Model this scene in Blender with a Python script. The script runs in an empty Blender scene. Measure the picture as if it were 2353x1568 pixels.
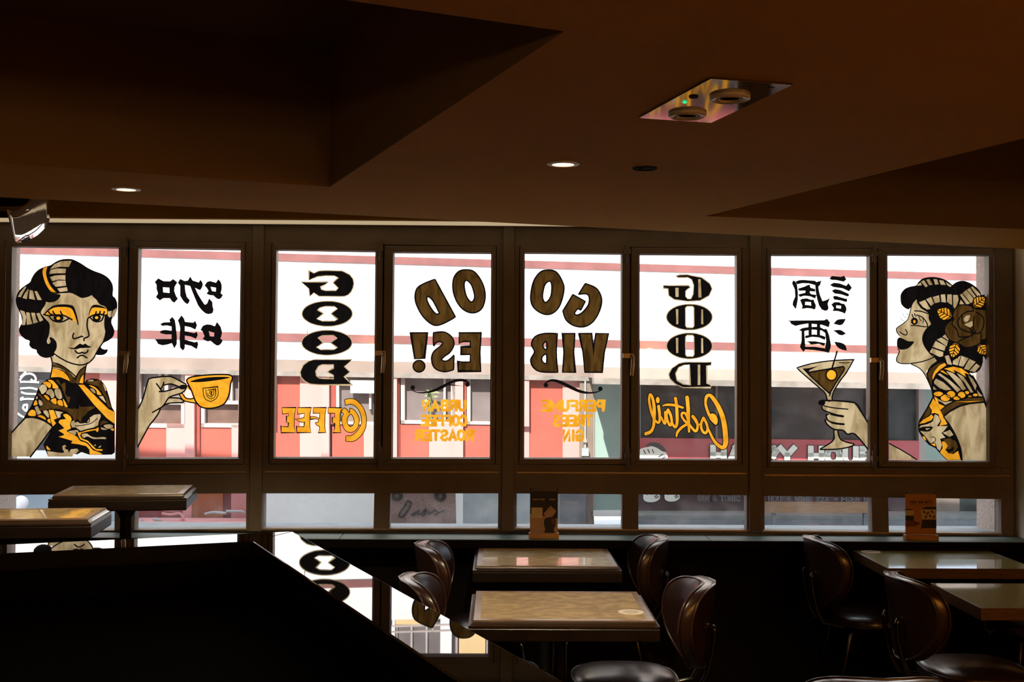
import bpy, bmesh, math, random
from mathutils import Vector, Matrix
from mathutils.geometry import tessellate_polygon, delaunay_2d_cdt
import numpy as np
def arrange(pts, edges):
    """triangles of the plane cut along all given edges"""
    es = sorted({(min(e), max(e)) for e in edges if e[0] != e[1]})
    r = delaunay_2d_cdt([Vector((p[0], p[1])) for p in pts], es, [], 0, 1e-4, False)
    return r[0], r[2]
random.seed(7)
PI = math.pi
SC = bpy.context.scene
COL = SC.collection

# ------------------------------------------------------------------ camera
EYE = 1.65
FPX, CX, CY = 2700.0, 1176.5, 784.0
YAW, PIT, ROL = math.atan(29.5 / 2700), math.radians(1.294), 0.0065
fwd = Vector((math.sin(YAW) * math.cos(PIT), math.cos(YAW) * math.cos(PIT), math.sin(PIT)))
r0 = fwd.cross(Vector((0, 0, 1))).normalized()
u0 = r0.cross(fwd).normalized()
cup = u0 * math.cos(ROL) - r0 * math.sin(ROL)
crt = r0 * math.cos(ROL) + u0 * math.sin(ROL)
cam_data = bpy.data.cameras.new('camera')
cam = bpy.data.objects.new('camera', cam_data)
COL.objects.link(cam)
cam_data.sensor_width = 36.0
cam_data.lens = FPX / 2353.0 * 36.0
cam_data.clip_start = 0.02
m = Matrix((crt, cup, -fwd)).transposed().to_4x4()
m.translation = Vector((0, 0, EYE))
cam.matrix_world = m
SC.camera = cam

# ------------------------------------------------------------------ world, sun, exposure
SC.view_settings.view_transform = 'Standard'
SC.view_settings.look = 'None'
SC.view_settings.exposure = 0.0
SC.view_settings.gamma = 1.0
SC.view_settings.use_curve_mapping = False
world = bpy.data.worlds.new('sky')
SC.world = world
world.use_nodes = True
wbg = world.node_tree.nodes['Background']
wbg.inputs['Color'].default_value = (0.74, 0.84, 1.0, 1)
wbg.inputs['Strength'].default_value = 3.0
sun_data = bpy.data.lights.new('sun', 'SUN')
sun_data.energy = 11.5
sun_data.color = (1.0, 0.95, 0.88)
sun_data.angle = math.radians(0.6)
sun = bpy.data.objects.new('sun', sun_data)
COL.objects.link(sun)
sun.rotation_euler = Vector((0.29, 1.0, -1.0)).to_track_quat('-Z', 'Y').to_euler()
sun.location = (0, -8, 14)

# ------------------------------------------------------------------ pixel <-> place helpers (measuring the photograph)
def ray(px, py):
    return fwd * FPX + crt * (px - CX) - cup * (py - CY)
def at_wall(px, py, Y):
    d = ray(px, py); t = Y / d.y
    return Vector((d.x * t, Y, EYE + d.z * t))
def at_level(px, py, z):
    d = ray(px, py); t = (z - EYE) / d.z
    return Vector((d.x * t, d.y * t, z))

# ------------------------------------------------------------------ materials
def srgb(r, g, b):
    f = lambda c: (c / 255) / 12.92 if c / 255 <= 0.04045 else ((c / 255 + 0.055) / 1.055) ** 2.4
    return (f(r), f(g), f(b))
def mat(name, col, rough=0.5, metal=0.0, noise=0.0, scale=8.0, spec=0.5, ior=1.45, coat=0.0, bump=0.0, stretch=None, col2=None, alpha=1.0, coat_rough=0.04):
    mm = bpy.data.materials.new(name); mm.use_nodes = True
    nt = mm.node_tree; b = nt.nodes['Principled BSDF']
    b.inputs['Base Color'].default_value = (*col, 1)
    b.inputs['Roughness'].default_value = rough
    b.inputs['Metallic'].default_value = metal
    b.inputs['IOR'].default_value = ior
    b.inputs['Specular IOR Level'].default_value = spec
    b.inputs['Coat Weight'].default_value = coat
    b.inputs['Coat Roughness'].default_value = coat_rough
    b.inputs['Alpha'].default_value = alpha
    if noise > 0 or bump > 0 or col2:
        tc = nt.nodes.new('ShaderNodeTexCoord'); mp = nt.nodes.new('ShaderNodeMapping')
        nz = nt.nodes.new('ShaderNodeTexNoise'); nz.inputs['Scale'].default_value = scale
        nz.inputs['Detail'].default_value = 6.0
        nt.links.new(tc.outputs['Object'], mp.inputs['Vector'])
        if stretch: mp.inputs['Scale'].default_value = stretch
        nt.links.new(mp.outputs['Vector'], nz.inputs['Vector'])
        if noise > 0 or col2:
            rp = nt.nodes.new('ShaderNodeValToRGB')
            c2 = col2 if col2 else tuple(max(0, c * (1 - noise)) for c in col)
            rp.color_ramp.elements[0].position = 0.36; rp.color_ramp.elements[1].position = 0.66
            rp.color_ramp.elements[0].color = (*c2, 1); rp.color_ramp.elements[1].color = (*col, 1)
            nt.links.new(nz.outputs['Fac'], rp.inputs['Fac'])
            nt.links.new(rp.outputs['Color'], b.inputs['Base Color'])
        if bump > 0:
            bp = nt.nodes.new('ShaderNodeBump'); bp.inputs['Strength'].default_value = bump
            bp.inputs['Distance'].default_value = 0.01
            nt.links.new(nz.outputs['Fac'], bp.inputs['Height'])
            nt.links.new(bp.outputs['Normal'], b.inputs['Normal'])
    return mm
def paint_mat(name, col, dark, scale=(30, 30, 9), trans=1.0):
    """brushed translucent paint on glass: streaky pigment, light comes through from behind"""
    mm = bpy.data.materials.new(name); mm.use_nodes = True
    nt = mm.node_tree; nt.nodes.clear()
    out = nt.nodes.new('ShaderNodeOutputMaterial')
    tc = nt.nodes.new('ShaderNodeTexCoord'); mp = nt.nodes.new('ShaderNodeMapping')
    mp.inputs['Scale'].default_value = scale; mp.inputs['Rotation'].default_value = (0, 0.5, 0)
    nz = nt.nodes.new('ShaderNodeTexNoise'); nz.inputs['Scale'].default_value = 1.0; nz.inputs['Detail'].default_value = 4
    nz.inputs['Distortion'].default_value = 0.8
    rp = nt.nodes.new('ShaderNodeValToRGB')
    rp.color_ramp.elements[0].position = 0.34; rp.color_ramp.elements[1].position = 0.62
    rp.color_ramp.elements[0].color = (*dark, 1); rp.color_ramp.elements[1].color = (*col, 1)
    df = nt.nodes.new('ShaderNodeBsdfDiffuse'); tr = nt.nodes.new('ShaderNodeBsdfTranslucent')
    mx = nt.nodes.new('ShaderNodeMixShader'); mx.inputs[0].default_value = trans
    L = nt.links.new
    L(tc.outputs['Object'], mp.inputs['Vector']); L(mp.outputs['Vector'], nz.inputs['Vector'])
    L(nz.outputs['Fac'], rp.inputs['Fac']); L(rp.outputs['Color'], df.inputs['Color']); L(rp.outputs['Color'], tr.inputs['Color'])
    L(df.outputs[0], mx.inputs[1]); L(tr.outputs[0], mx.inputs[2]); L(mx.outputs[0], out.inputs['Surface'])
    return mm
def glass_mat(name, tint=(0.97, 0.98, 0.97), dirt=0.03, refl=1.0):
    mm = bpy.data.materials.new(name); mm.use_nodes = True
    nt = mm.node_tree; nt.nodes.clear()
    out = nt.nodes.new('ShaderNodeOutputMaterial')
    tp = nt.nodes.new('ShaderNodeBsdfTransparent'); tp.inputs['Color'].default_value = (*tint, 1)
    gl = nt.nodes.new('ShaderNodeBsdfGlossy'); gl.inputs['Roughness'].default_value = 0.0
    gl.inputs['Color'].default_value = (refl, refl, refl, 1)
    lw = nt.nodes.new('ShaderNodeLayerWeight'); lw.inputs['Blend'].default_value = 0.5      # Schlick, same from both sides
    pw = nt.nodes.new('ShaderNodeMath'); pw.operation = 'POWER'; pw.inputs[1].default_value = 5.0
    fr = nt.nodes.new('ShaderNodeMath'); fr.operation = 'MULTIPLY_ADD'; fr.inputs[1].default_value = 0.94; fr.inputs[2].default_value = 0.06
    nt.links.new(lw.outputs['Facing'], pw.inputs[0]); nt.links.new(pw.outputs[0], fr.inputs[0])
    m1 = nt.nodes.new('ShaderNodeMixShader')
    tl = nt.nodes.new('ShaderNodeBsdfTranslucent'); tl.inputs['Color'].default_value = (0.8, 0.78, 0.75, 1)
    tc = nt.nodes.new('ShaderNodeTexCoord'); nz = nt.nodes.new('ShaderNodeTexNoise')
    nz.inputs['Scale'].default_value = 6.0; nz.inputs['Detail'].default_value = 10; nz.inputs['Roughness'].default_value = 0.75
    rp = nt.nodes.new('ShaderNodeMapRange'); rp.inputs['From Min'].default_value = 0.45; rp.inputs['From Max'].default_value = 0.8
    rp.inputs['To Min'].default_value = dirt * 0.35; rp.inputs['To Max'].default_value = dirt * 3
    m2 = nt.nodes.new('ShaderNodeMixShader')
    L = nt.links.new
    L(fr.outputs[0], m1.inputs[0]); L(tp.outputs[0], m1.inputs[1]); L(gl.outputs[0], m1.inputs[2])
    L(tc.outputs['Object'], nz.inputs['Vector']); L(nz.outputs['Fac'], rp.inputs['Value'])
    L(rp.outputs[0], m2.inputs[0]); L(m1.outputs[0], m2.inputs[1]); L(tl.outputs[0], m2.inputs[2])
    L(m2.outputs[0], out.inputs['Surface'])
    return mm
def emit_mat(name, col, s):
    mm = bpy.data.materials.new(name); mm.use_nodes = True
    nt = mm.node_tree; b = nt.nodes['Principled BSDF']
    b.inputs['Base Color'].default_value = (*col, 1)
    b.inputs['Emission Color'].default_value = (*col, 1); b.inputs['Emission Strength'].default_value = s
    return mm

M = {}
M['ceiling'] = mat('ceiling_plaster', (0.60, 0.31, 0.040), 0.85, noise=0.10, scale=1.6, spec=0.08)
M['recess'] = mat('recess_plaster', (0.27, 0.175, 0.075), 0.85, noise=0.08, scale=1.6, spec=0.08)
M['wall'] = mat('wall_plaster', (0.42, 0.27, 0.13), 0.8, noise=0.1, scale=2)
M['bulkhead'] = mat('bulkhead_plaster', (0.40, 0.28, 0.065), 0.85, noise=0.1, scale=2, spec=0.08)
M['reveal'] = mat('reveal_plaster', (0.86, 0.77, 0.62), 0.8, noise=0.1, scale=3)
M['dado'] = mat('dado_panel', (0.007, 0.0045, 0.0035), 0.8, noise=0.3, scale=3, spec=0.1)
M['floor'] = mat('floor_boards', (0.02, 0.011, 0.007), 0.5, noise=0.4, scale=3, stretch=(1, 8, 1))
M['sill'] = mat('sill_slate', (0.15, 0.235, 0.215), 0.55, noise=0.3, scale=6)
M['frame'] = mat('window_frame_paint', (0.155, 0.118, 0.085), 0.5, noise=0.2, scale=5)
M['frame_dark'] = mat('gasket', (0.02, 0.014, 0.01), 0.6, noise=0.2, scale=20)
M['brass'] = mat('aged_brass', (0.42, 0.30, 0.16), 0.35, metal=0.8, noise=0.2, scale=30)
M['glass'] = glass_mat('window_glass')
M['lowglass'] = glass_mat('dusty_low_glass', (0.86, 0.90, 0.92), 0.05)
M['k'] = paint_mat('black_paint', (0.006, 0.005, 0.005), (0.004, 0.003, 0.003))
M['c'] = paint_mat('cream_paint', (0.55, 0.44, 0.25), (0.27, 0.195, 0.085), scale=(17, 17, 6))
M['g'] = paint_mat('gold_paint', (0.86, 0.41, 0.028), (0.66, 0.275, 0.010), scale=(14, 14, 14))
M['b'] = paint_mat('brown_paint', (0.085, 0.044, 0.010), (0.034, 0.017, 0.004))
M['stone'] = mat('stone_laminate', (0.84, 0.61, 0.25), 0.45, noise=0.0, scale=24, bump=1.0, coat=1.0, col2=(0.50, 0.33, 0.12), stretch=(0.8, 1, 1))
M['green'] = mat('green_laminate', (0.42, 0.38, 0.09), 0.4, noise=0.25, scale=60, bump=0.2, coat=1.0)
M['oak'] = mat('oak_edge', (0.15, 0.075, 0.026), 0.35, noise=0.4, scale=10, stretch=(1, 12, 12))
M['trimwood'] = mat('table_border', (0.34, 0.23, 0.16), 0.22, noise=0.25, scale=10)
M['moulding'] = mat('dark_polished_moulding', (0.035, 0.019, 0.011), 0.3, noise=0.25, scale=10, coat=0.6)
M['darkwood'] = mat('dark_apron', (0.013, 0.007, 0.005), 0.35, noise=0.4, scale=10)
M['iron'] = mat('black_iron', (0.012, 0.011, 0.011), 0.45, metal=0.3, noise=0.3, scale=20)
M['chrome'] = mat('dark_chrome_tube', (0.10, 0.09, 0.08), 0.2, metal=1.0, noise=0.1, scale=30)
M['vinyl'] = mat('oxblood_vinyl', (0.035, 0.014, 0.011), 0.3, noise=0.3, scale=9, coat=1.0, bump=0.05, coat_rough=0.22)
M['piping'] = mat('vinyl_piping', (0.05, 0.025, 0.02), 0.25, noise=0.2, scale=20, coat=0.5)
M['granite'] = mat('polished_black_bar_top', (0.010, 0.009, 0.009), 0.012, noise=0.2, scale=40, ior=2.3)
M['matte'] = mat('matte_black_panel', (0.003, 0.0022, 0.0018), 0.9, noise=0.3, scale=6, spec=0.05)
M['steel'] = mat('polished_steel_plate', (0.34, 0.31, 0.275), 0.06, metal=1.0, noise=0.08, scale=30)
M['whiteplastic'] = mat('white_plastic', (0.6, 0.52, 0.42), 0.35, noise=0.05, scale=20)
M['hole'] = mat('dark_void', (0.004, 0.003, 0.003), 0.9, noise=0.2, scale=20)
M['lens'] = mat('lamp_lens', (0.35, 0.36, 0.33), 0.08, noise=0.1, scale=60, metal=0.6)
M['lamp'] = emit_mat('warm_lamp', (1.0, 0.80, 0.52), 5.0)
M['strip'] = emit_mat('soffit_daylight_glow', (0.50, 0.385, 0.23), 0.9)  # emission painted in for daylight on the soffit
M['led'] = emit_mat('green_led', (0.02, 0.75, 0.30), 1.2)
M['coaster'] = mat('paper_coaster', (0.95, 0.90, 0.76), 0.5, noise=0.15, scale=40)
M['coaster_print'] = mat('coaster_print', (0.72, 0.64, 0.48), 0.5, noise=0.1, scale=40)
M['pine'] = mat('pine_block', (0.62, 0.30, 0.09), 0.45, noise=0.3, scale=12, stretch=(1, 8, 8))
M['acrylic'] = glass_mat('clear_acrylic', (0.96, 0.96, 0.95), 0.004)
M['poster_dark'] = mat('poster_black', (0.012, 0.009, 0.008), 0.5, noise=0.1, scale=20)
M['poster_tan'] = mat('poster_tan', (0.46, 0.26, 0.13), 0.5, noise=0.1, scale=20)
M['poster_cream'] = mat('poster_cream', (0.62, 0.45, 0.24), 0.5, noise=0.1, scale=20)
M['poster_orange'] = mat('poster_orange', (0.50, 0.20, 0.035), 0.5, noise=0.1, scale=20)
M['poster_red'] = mat('poster_red', (0.20, 0.03, 0.02), 0.5, noise=0.2, scale=40)
M['poster_grey'] = mat('poster_grey', (0.10, 0.10, 0.07), 0.5, noise=0.2, scale=40)
# outside
M['o_white'] = mat('white_render', (0.80, 0.77, 0.74), 0.85, noise=0.06, scale=2.2)
M['o_stripe'] = mat('red_string_course', (0.235, 0.088, 0.082), 0.8, noise=0.25, scale=6)
M['o_ledge'] = mat('stained_concrete_ledge', (0.36, 0.28, 0.235), 0.9, noise=0.25, scale=3)
M['o_ledge2'] = mat('grey_concrete_lip', (0.27, 0.235, 0.21), 0.9, col2=(0.17, 0.15, 0.125), scale=9)
M['o_pink'] = mat('pale_pink_paint', (0.60, 0.275, 0.25), 0.85, noise=0.06, scale=3)
M['o_red'] = mat('coral_shade_tone', (0.40, 0.085, 0.058), 0.85, noise=0.10, scale=3)  # the facade's pink in shade, put into the colour
M['o_redd'] = mat('brick_red_and_shade', (0.30, 0.058, 0.040), 0.85, noise=0.12, scale=3)
M['o_frame'] = mat('pale_window_frame', (0.48, 0.40, 0.36), 0.7, noise=0.1, scale=8)
M['o_pane'] = mat('grey_window_pane', (0.19, 0.155, 0.15), 0.3, noise=0.25, scale=5)
M['o_brown'] = mat('brown_window_pane', (0.15, 0.09, 0.07), 0.3, noise=0.25, scale=9)
M['o_conc'] = mat('raw_concrete', (0.20, 0.155, 0.12), 0.9, noise=0.2, scale=6)
M['o_teal'] = mat('teal_paint', (0.24, 0.335, 0.29), 0.8, noise=0.05, scale=4)
M['o_shop'] = mat('dark_shop_glass', (0.030, 0.040, 0.038), 0.3, noise=0.5, scale=2, spec=0.12)
M['o_post'] = mat('pale_shop_post', (0.32, 0.27, 0.24), 0.6, noise=0.1, scale=8)
M['o_sign'] = mat('crimson_signboard', (0.42, 0.075, 0.085), 0.7, noise=0.12, scale=4)
M['o_letter'] = mat('pale_sign_letters', (0.75, 0.75, 0.66), 0.7, noise=0.06, scale=8)
M['o_dim'] = mat('shade_dimmed_letters', (0.13, 0.12, 0.125), 0.7, noise=0.1, scale=8)  # pale letters dimmed in colour for shade and dirty glass
M['o_ink'] = mat('dark_sign_ink', (0.03, 0.025, 0.025), 0.7, noise=0.1, scale=8)
M['o_black'] = mat('black_signboard', (0.028, 0.030, 0.032), 0.6, noise=0.3, scale=10)
M['o_blue'] = mat('blue_grey_hoarding', (0.74, 0.74, 0.70), 0.8, noise=0.06, scale=4)
M['o_blue2'] = mat('slate_blue_door', (0.26, 0.33, 0.38), 0.7, noise=0.08, scale=4)
M['o_rust'] = mat('rust_brown_panel', (0.30, 0.085, 0.03), 0.8, noise=0.2, scale=6)
M['o_maroon'] = mat('maroon_panel', (0.16, 0.025, 0.03), 0.8, noise=0.15, scale=6)
M['o_rose'] = mat('rose_pipe_paint', (0.50, 0.20, 0.19), 0.6, noise=0.1, scale=9)
M['o_speck'] = mat('speckled_brown_board', (0.20, 0.125, 0.105), 0.8, col2=(0.10, 0.055, 0.045), scale=120)
M['o_grey'] = mat('grey_kerb', (0.33, 0.36, 0.36), 0.85, noise=0.2, scale=8)
M['o_dgrey'] = mat('dark_grey_base', (0.11, 0.12, 0.13), 0.8, noise=0.2, scale=8)
M['o_jamb'] = mat('roughcast_jamb', (0.50, 0.39, 0.32), 0.95, noise=0.30, scale=70, bump=0.4)
M['o_kerb'] = mat('grey_green_kerb', (0.145, 0.16, 0.15), 0.85, noise=0.2, scale=8)
M['o_shaded_board'] = mat('shaded_board_tone', (0.05, 0.022, 0.025), 0.6, noise=0.2, scale=6)
M['o_ground'] = mat('street_paving', (0.55, 0.52, 0.48), 0.9, noise=0.2, scale=2)
M['o_bench'] = mat('timber_bench', (0.20, 0.105, 0.045), 0.6, noise=0.3, scale=8, stretch=(1, 10, 10))
M['o_leaf'] = mat('plant_leaf', (0.20, 0.25, 0.09), 0.6, noise=0.3, scale=12)
M['o_ball'] = mat('white_globe', (0.85, 0.86, 0.88), 0.4, noise=0.03, scale=5)
M['o_yellow'] = mat('yellow_render', (0.75, 0.52, 0.25), 0.8, noise=0.1, scale=3)
M['o_poster'] = mat('red_banner', (0.5, 0.07, 0.05), 0.7, noise=0.1, scale=3)

# ------------------------------------------------------------------ mesh helpers
class MB:
    def __init__(s): s.v = []; s.f = []
    def add(s, vs, fs):
        o = len(s.v); s.v += [Vector(p) for p in vs]; s.f += [tuple(i + o for i in f) for f in fs]
        return s
    def box(s, x0, x1, y0, y1, z0, z1):
        return s.add([(x0,y0,z0),(x1,y0,z0),(x1,y1,z0),(x0,y1,z0),(x0,y0,z1),(x1,y0,z1),(x1,y1,z1),(x0,y1,z1)],
                     [(3,2,1,0),(4,5,6,7),(0,1,5,4),(1,2,6,5),(2,3,7,6),(3,0,4,7)])
    def hexa(s, front, back):
        """eight corners: front quad and the matching back quad"""
        return s.add(list(front) + list(back), [(0,1,2,3),(7,6,5,4),(1,0,4,5),(2,1,5,6),(3,2,6,7),(0,3,7,4)])
    def prism(s, poly, z0, z1):
        n = len(poly)
        vs = [(p[0], p[1], z0) for p in poly] + [(p[0], p[1], z1) for p in poly]
        tri = tessellate_polygon([[Vector((p[0], p[1], 0)) for p in poly]])
        fs = [tuple(t) for t in tri] + [tuple(i + n for i in reversed(t)) for t in tri]
        fs += [(i, (i + 1) % n, (i + 1) % n + n, i + n) for i in range(n)]
        return s.add(vs, fs)
    def loft(s, rings, cap0=True, cap1=True, closed=True):
        n = len(rings[0]); vs = [p for r in rings for p in r]; fs = []
        for k in range(len(rings) - 1):
            for i in range(n if closed else n - 1):
                j = (i + 1) % n
                fs.append((k*n+i, k*n+j, (k+1)*n+j, (k+1)*n+i))
        if cap0: fs.append(tuple(reversed(range(n))))
        if cap1: fs.append(tuple((len(rings)-1)*n + i for i in range(n)))
        return s.add(vs, fs)
    def lathe(s, prof, seg=28, c=(0,0,0), cap0=True, cap1=True):
        return s.loft([[(c[0]+r*math.cos(2*PI*i/seg), c[1]+r*math.sin(2*PI*i/seg), c[2]+z) for i in range(seg)] for r, z in prof], cap0, cap1)
    def tube(s, path, r, seg=8, caps=True, closed=False):
        P = [Vector(p) for p in path]; n = len(P); rings = []
        t0 = (P[1] - P[0]).normalized()
        a = Vector((0,0,1)) if abs(t0.z) < 0.9 else Vector((1,0,0))
        nrm = t0.cross(a).normalized()
        for i in range(n):
            if closed: t = (P[(i+1) % n] - P[i-1]).normalized()
            else: t = (P[min(i+1,n-1)] - P[max(i-1,0)]).normalized()
            nrm = (nrm - t * nrm.dot(t)).normalized(); bn = t.cross(nrm)
            rr = r[i] if isinstance(r, (list, tuple)) else r
            rings.append([P[i] + nrm*rr*math.cos(2*PI*k/seg) + bn*rr*math.sin(2*PI*k/seg) for k in range(seg)])
        if closed: rings.append(rings[0]); caps = False
        return s.loft(rings, caps, caps)
    def frame(s, outer, inner, yb):
        """picture-frame ring between two quads (front), pushed back to depth offset yb"""
        d = Vector((0, yb, 0))
        for i in range(4):
            j = (i + 1) % 4
            s.hexa([outer[i], outer[j], inner[j], inner[i]], [outer[i]+d, outer[j]+d, inner[j]+d, inner[i]+d])
        return s
def obj(name, mb, mt, parent=None, smooth=False, bevel=0.0, sub=0, world=True, auto=None):
    me = bpy.data.meshes.new(name)
    vs = mb.v
    if parent is not None and world:
        inv = parent_matrix(parent).inverted(); vs = [inv @ p for p in vs]
    elif parent is None and mb.v and getattr(mb, 'origin', None) is not None:
        vs = [p - mb.origin for p in vs]
    me.from_pydata([tuple(p) for p in vs], [], mb.f)
    me.update()
    bm = bmesh.new(); bm.from_mesh(me)
    bmesh.ops.recalc_face_normals(bm, faces=bm.faces); bm.to_mesh(me); bm.free()
    me.materials.append(mt)
    if smooth:
        me.polygons.foreach_set('use_smooth', [True] * len(me.polygons))
        if auto: me.set_sharp_from_angle(angle=auto)
    o = bpy.data.objects.new(name, me); COL.objects.link(o)
    if parent is not None: o.parent = parent
    elif getattr(mb, 'origin', None) is not None: o.location = mb.origin
    if bevel:
        bv = o.modifiers.new('bevel', 'BEVEL'); bv.width = bevel; bv.segments = 2; bv.limit_method = 'ANGLE'
    if sub:
        sb = o.modifiers.new('sub', 'SUBSURF'); sb.levels = sub; sb.render_levels = sub
    return o
def parent_matrix(o):
    mm = o.matrix_basis.copy()
    while o.parent: o = o.parent; mm = o.matrix_basis @ mm
    return mm
def thing(name, label, cat, loc=(0,0,0), rz=0.0, group=None):
    o = bpy.data.objects.new(name, None); COL.objects.link(o)
    o.empty_display_size = 0.05
    o.location = loc; o.rotation_euler = (0, 0, rz)
    o['label'] = label; o['category'] = cat
    if group: o['group'] = group
    return o
def tag(o, label, cat, group=None):
    o['label'] = label; o['category'] = cat
    if group: o['group'] = group
    return o
def struct(o): o['kind'] = 'structure'; return o
def sempty(name, loc=(0,0,0)):
    o = bpy.data.objects.new(name, None); COL.objects.link(o); o.location = loc; o['kind'] = 'structure'
    o.empty_display_size = 0.05
    return o
def copy_tree(o, parent=None):
    c = o.copy(); COL.objects.link(c)
    if parent is not None: c.parent = parent
    for ch in list(o.children): copy_tree(ch, c)
    return c

# ------------------------------------------------------------------ room shell
YF, YW, YO = 6.07, 6.30, 6.60          # inner wall face, glass plane, outer wall face
H = 2.27                                # lower ceiling
HU = 2.74                               # inside the recesses
ZS, ZL = 0.765, 2.412                   # sill top, lintel underside
XL, XR = -3.6, 3.3
OL, OR = -2.80, 2.775                   # inner window opening
YB = -2.4
# floor
struct(obj('floor', MB().box(XL-.15, XR+.15, YB-.15, YO, -0.2, 0.0), M['floor']))
b = MB().box(XL-.15, XL, YB-.15, YO, 0.0, 3.1); struct(obj('wall_left', b, M['wall']))
b = MB().box(XR, XR+.15, YB-.15, YO, 0.0, 3.1); struct(obj('wall_right', b, M['wall']))
b = MB().box(XL, XR, YB-.15, YB, 0.0, 3.1); struct(obj('wall_back', b, M['wall']))
# window wall: dado below, bulkhead above, piers at the sides
wf = sempty('wall_front')
obj('dado', MB().box(XL, XR, YF + .14, YO, 0.0, 0.728), M['dado'], wf)
obj('bulkhead', MB().box(XL, XR, YF, YO, ZL, 3.1), M['bulkhead'], wf)
obj('pier', MB().box(XL, OL, YF, YO, 0.72, ZL), M['wall'], wf)
obj('pier', MB().box(OR, XR, YF, YO, 0.72, ZL), M['reveal'], wf)
jm = MB().box(OL, -2.686, YW+0.06, YO, 0.72, ZL); obj('jamb', jm, M['o_jamb'], wf)
jm = MB().box(2.692, OR, YW+0.06, YO, 0.72, ZL); obj('jamb', jm, M['o_jamb'], wf)
obj('outer_ledge', MB().box(OL, OR, YW+0.05, YO+0.02, 0.70, 0.772), M['o_grey'], wf)
obj('reveal_soffit', MB().box(OL, OR, YF+.002, YW+.08, ZL-0.006, ZL+.01), M['reveal'], wf)
# sill: slate slabs
sl = MB()
xs = [OL, at_wall(779, 1233, YF).x, 1.1, XR - .004]
for a, c in zip(xs[:-1], xs[1:]):
    sl.box(a + 0.0015, c - 0.0015, YF - 0.012, YW - 0.045, 0.728, ZS)
struct(obj('trim_1', sl, M['sill'], bevel=0.003))
struct(obj('trim_7', MB().box(OL, XR - .004, YF - 0.0165, YF - 0.0125, 0.722, 0.7625), M['dado']))  # added near-black strip paints the sill front as unlit
# upper storey of this building (throws the shade over the lower facade opposite)
struct(obj('trim_2', MB().box(XL-3, XR+3, YO-1.2, YO, 3.1, 4.17), M['o_white']))
struct(obj('trim_3', MB().box(XL-.15, XR+.15, YB-.15, YO, 3.1, 3.16), M['o_white']))

# lower ceiling with two rectangular recesses, turned about 20 degrees to the window wall
ca = math.radians(20.0)
def cl(px, py): p = at_level(px, py, H); return Vector((p.x, p.y))
r1 = cl(757, 430); r1a = cl(0, 375); r1b = cl(1297, 72)
e1 = (r1a - r1).normalized(); n1 = (r1b - r1).normalized()
R1 = [r1, r1 + n1 * (r1b - r1).length, r1b + e1 * 2.6, r1 + e1 * 2.6]
r2 = cl(1620, 497); r2a = cl(2353, 527); r2b = cl(2353, 318)
e2 = (r2a - r2).normalized(); n2 = (r2b - r2).normalized()
R2 = [r2, r2 + e2 * 1.95, r2 + e2 * 1.95 + n2 * 2.2, r2 + n2 * 2.2]
ea, eb = cl(110, 459), cl(2353, 573)
ed = (eb - ea).normalized()
def edge_at(x): return Vector((x, ea.y + (x - ea.x) * ed.y / ed.x))
EL, ER = edge_at(XL), edge_at(XR)
ER.y = min(ER.y, YF + 0.02)
xw = ea.x + (YF + .02 - ea.y) * ed.x / ed.y
outer = [Vector((XL, YB)), Vector((XR, YB)), Vector((XR, YF + .02)), Vector((min(xw, XR), YF + .02)), EL]
ce = sempty('ceiling')
c = MB()
loops = [outer, R1, R2]
flat = [p for l in loops for p in l]; es = []; k0 = 0
for l in loops:
    es += [(k0 + i, k0 + (i + 1) % len(l)) for i in range(len(l))]; k0 += len(l)
def inside(q, l):
    r = False
    for i in range(len(l)):
        a_, b_ = l[i], l[i - 1]
        if (a_.y > q.y) != (b_.y > q.y) and q.x < (b_.x - a_.x) * (q.y - a_.y) / (b_.y - a_.y) + a_.x: r = not r
    return r
V2, F2 = arrange(flat, es)
tri = []
for f in F2:
    q = sum((V2[i] for i in f), Vector((0, 0))) / len(f)
    if inside(q, outer) and not inside(q, R1) and not inside(q, R2): tri.append(tuple(f))
nf = len(V2); c.add([(p.x, p.y, H) for p in V2] + [(p.x, p.y, H + .03) for p in V2], tri + [tuple(i + nf for i in t) for t in tri])
obj('ceiling_slab', c, M['ceiling'], ce)
ed_ = MB().add([(outer[3].x, outer[3].y, H), (EL.x, EL.y, H), (EL.x, EL.y, 3.1), (outer[3].x, outer[3].y, 3.1)], [(0,1,2,3)])
obj('ceiling_edge', ed_, M['ceiling'], ce)
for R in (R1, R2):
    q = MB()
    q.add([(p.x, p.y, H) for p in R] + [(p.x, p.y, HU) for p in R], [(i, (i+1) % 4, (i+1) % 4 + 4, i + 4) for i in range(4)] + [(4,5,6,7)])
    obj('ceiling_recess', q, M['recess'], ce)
up = MB().box(XL, XR, 3.0, YF + .3, 3.05, 3.12); obj('upper_slab', up, M['ceiling'], ce)

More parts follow.
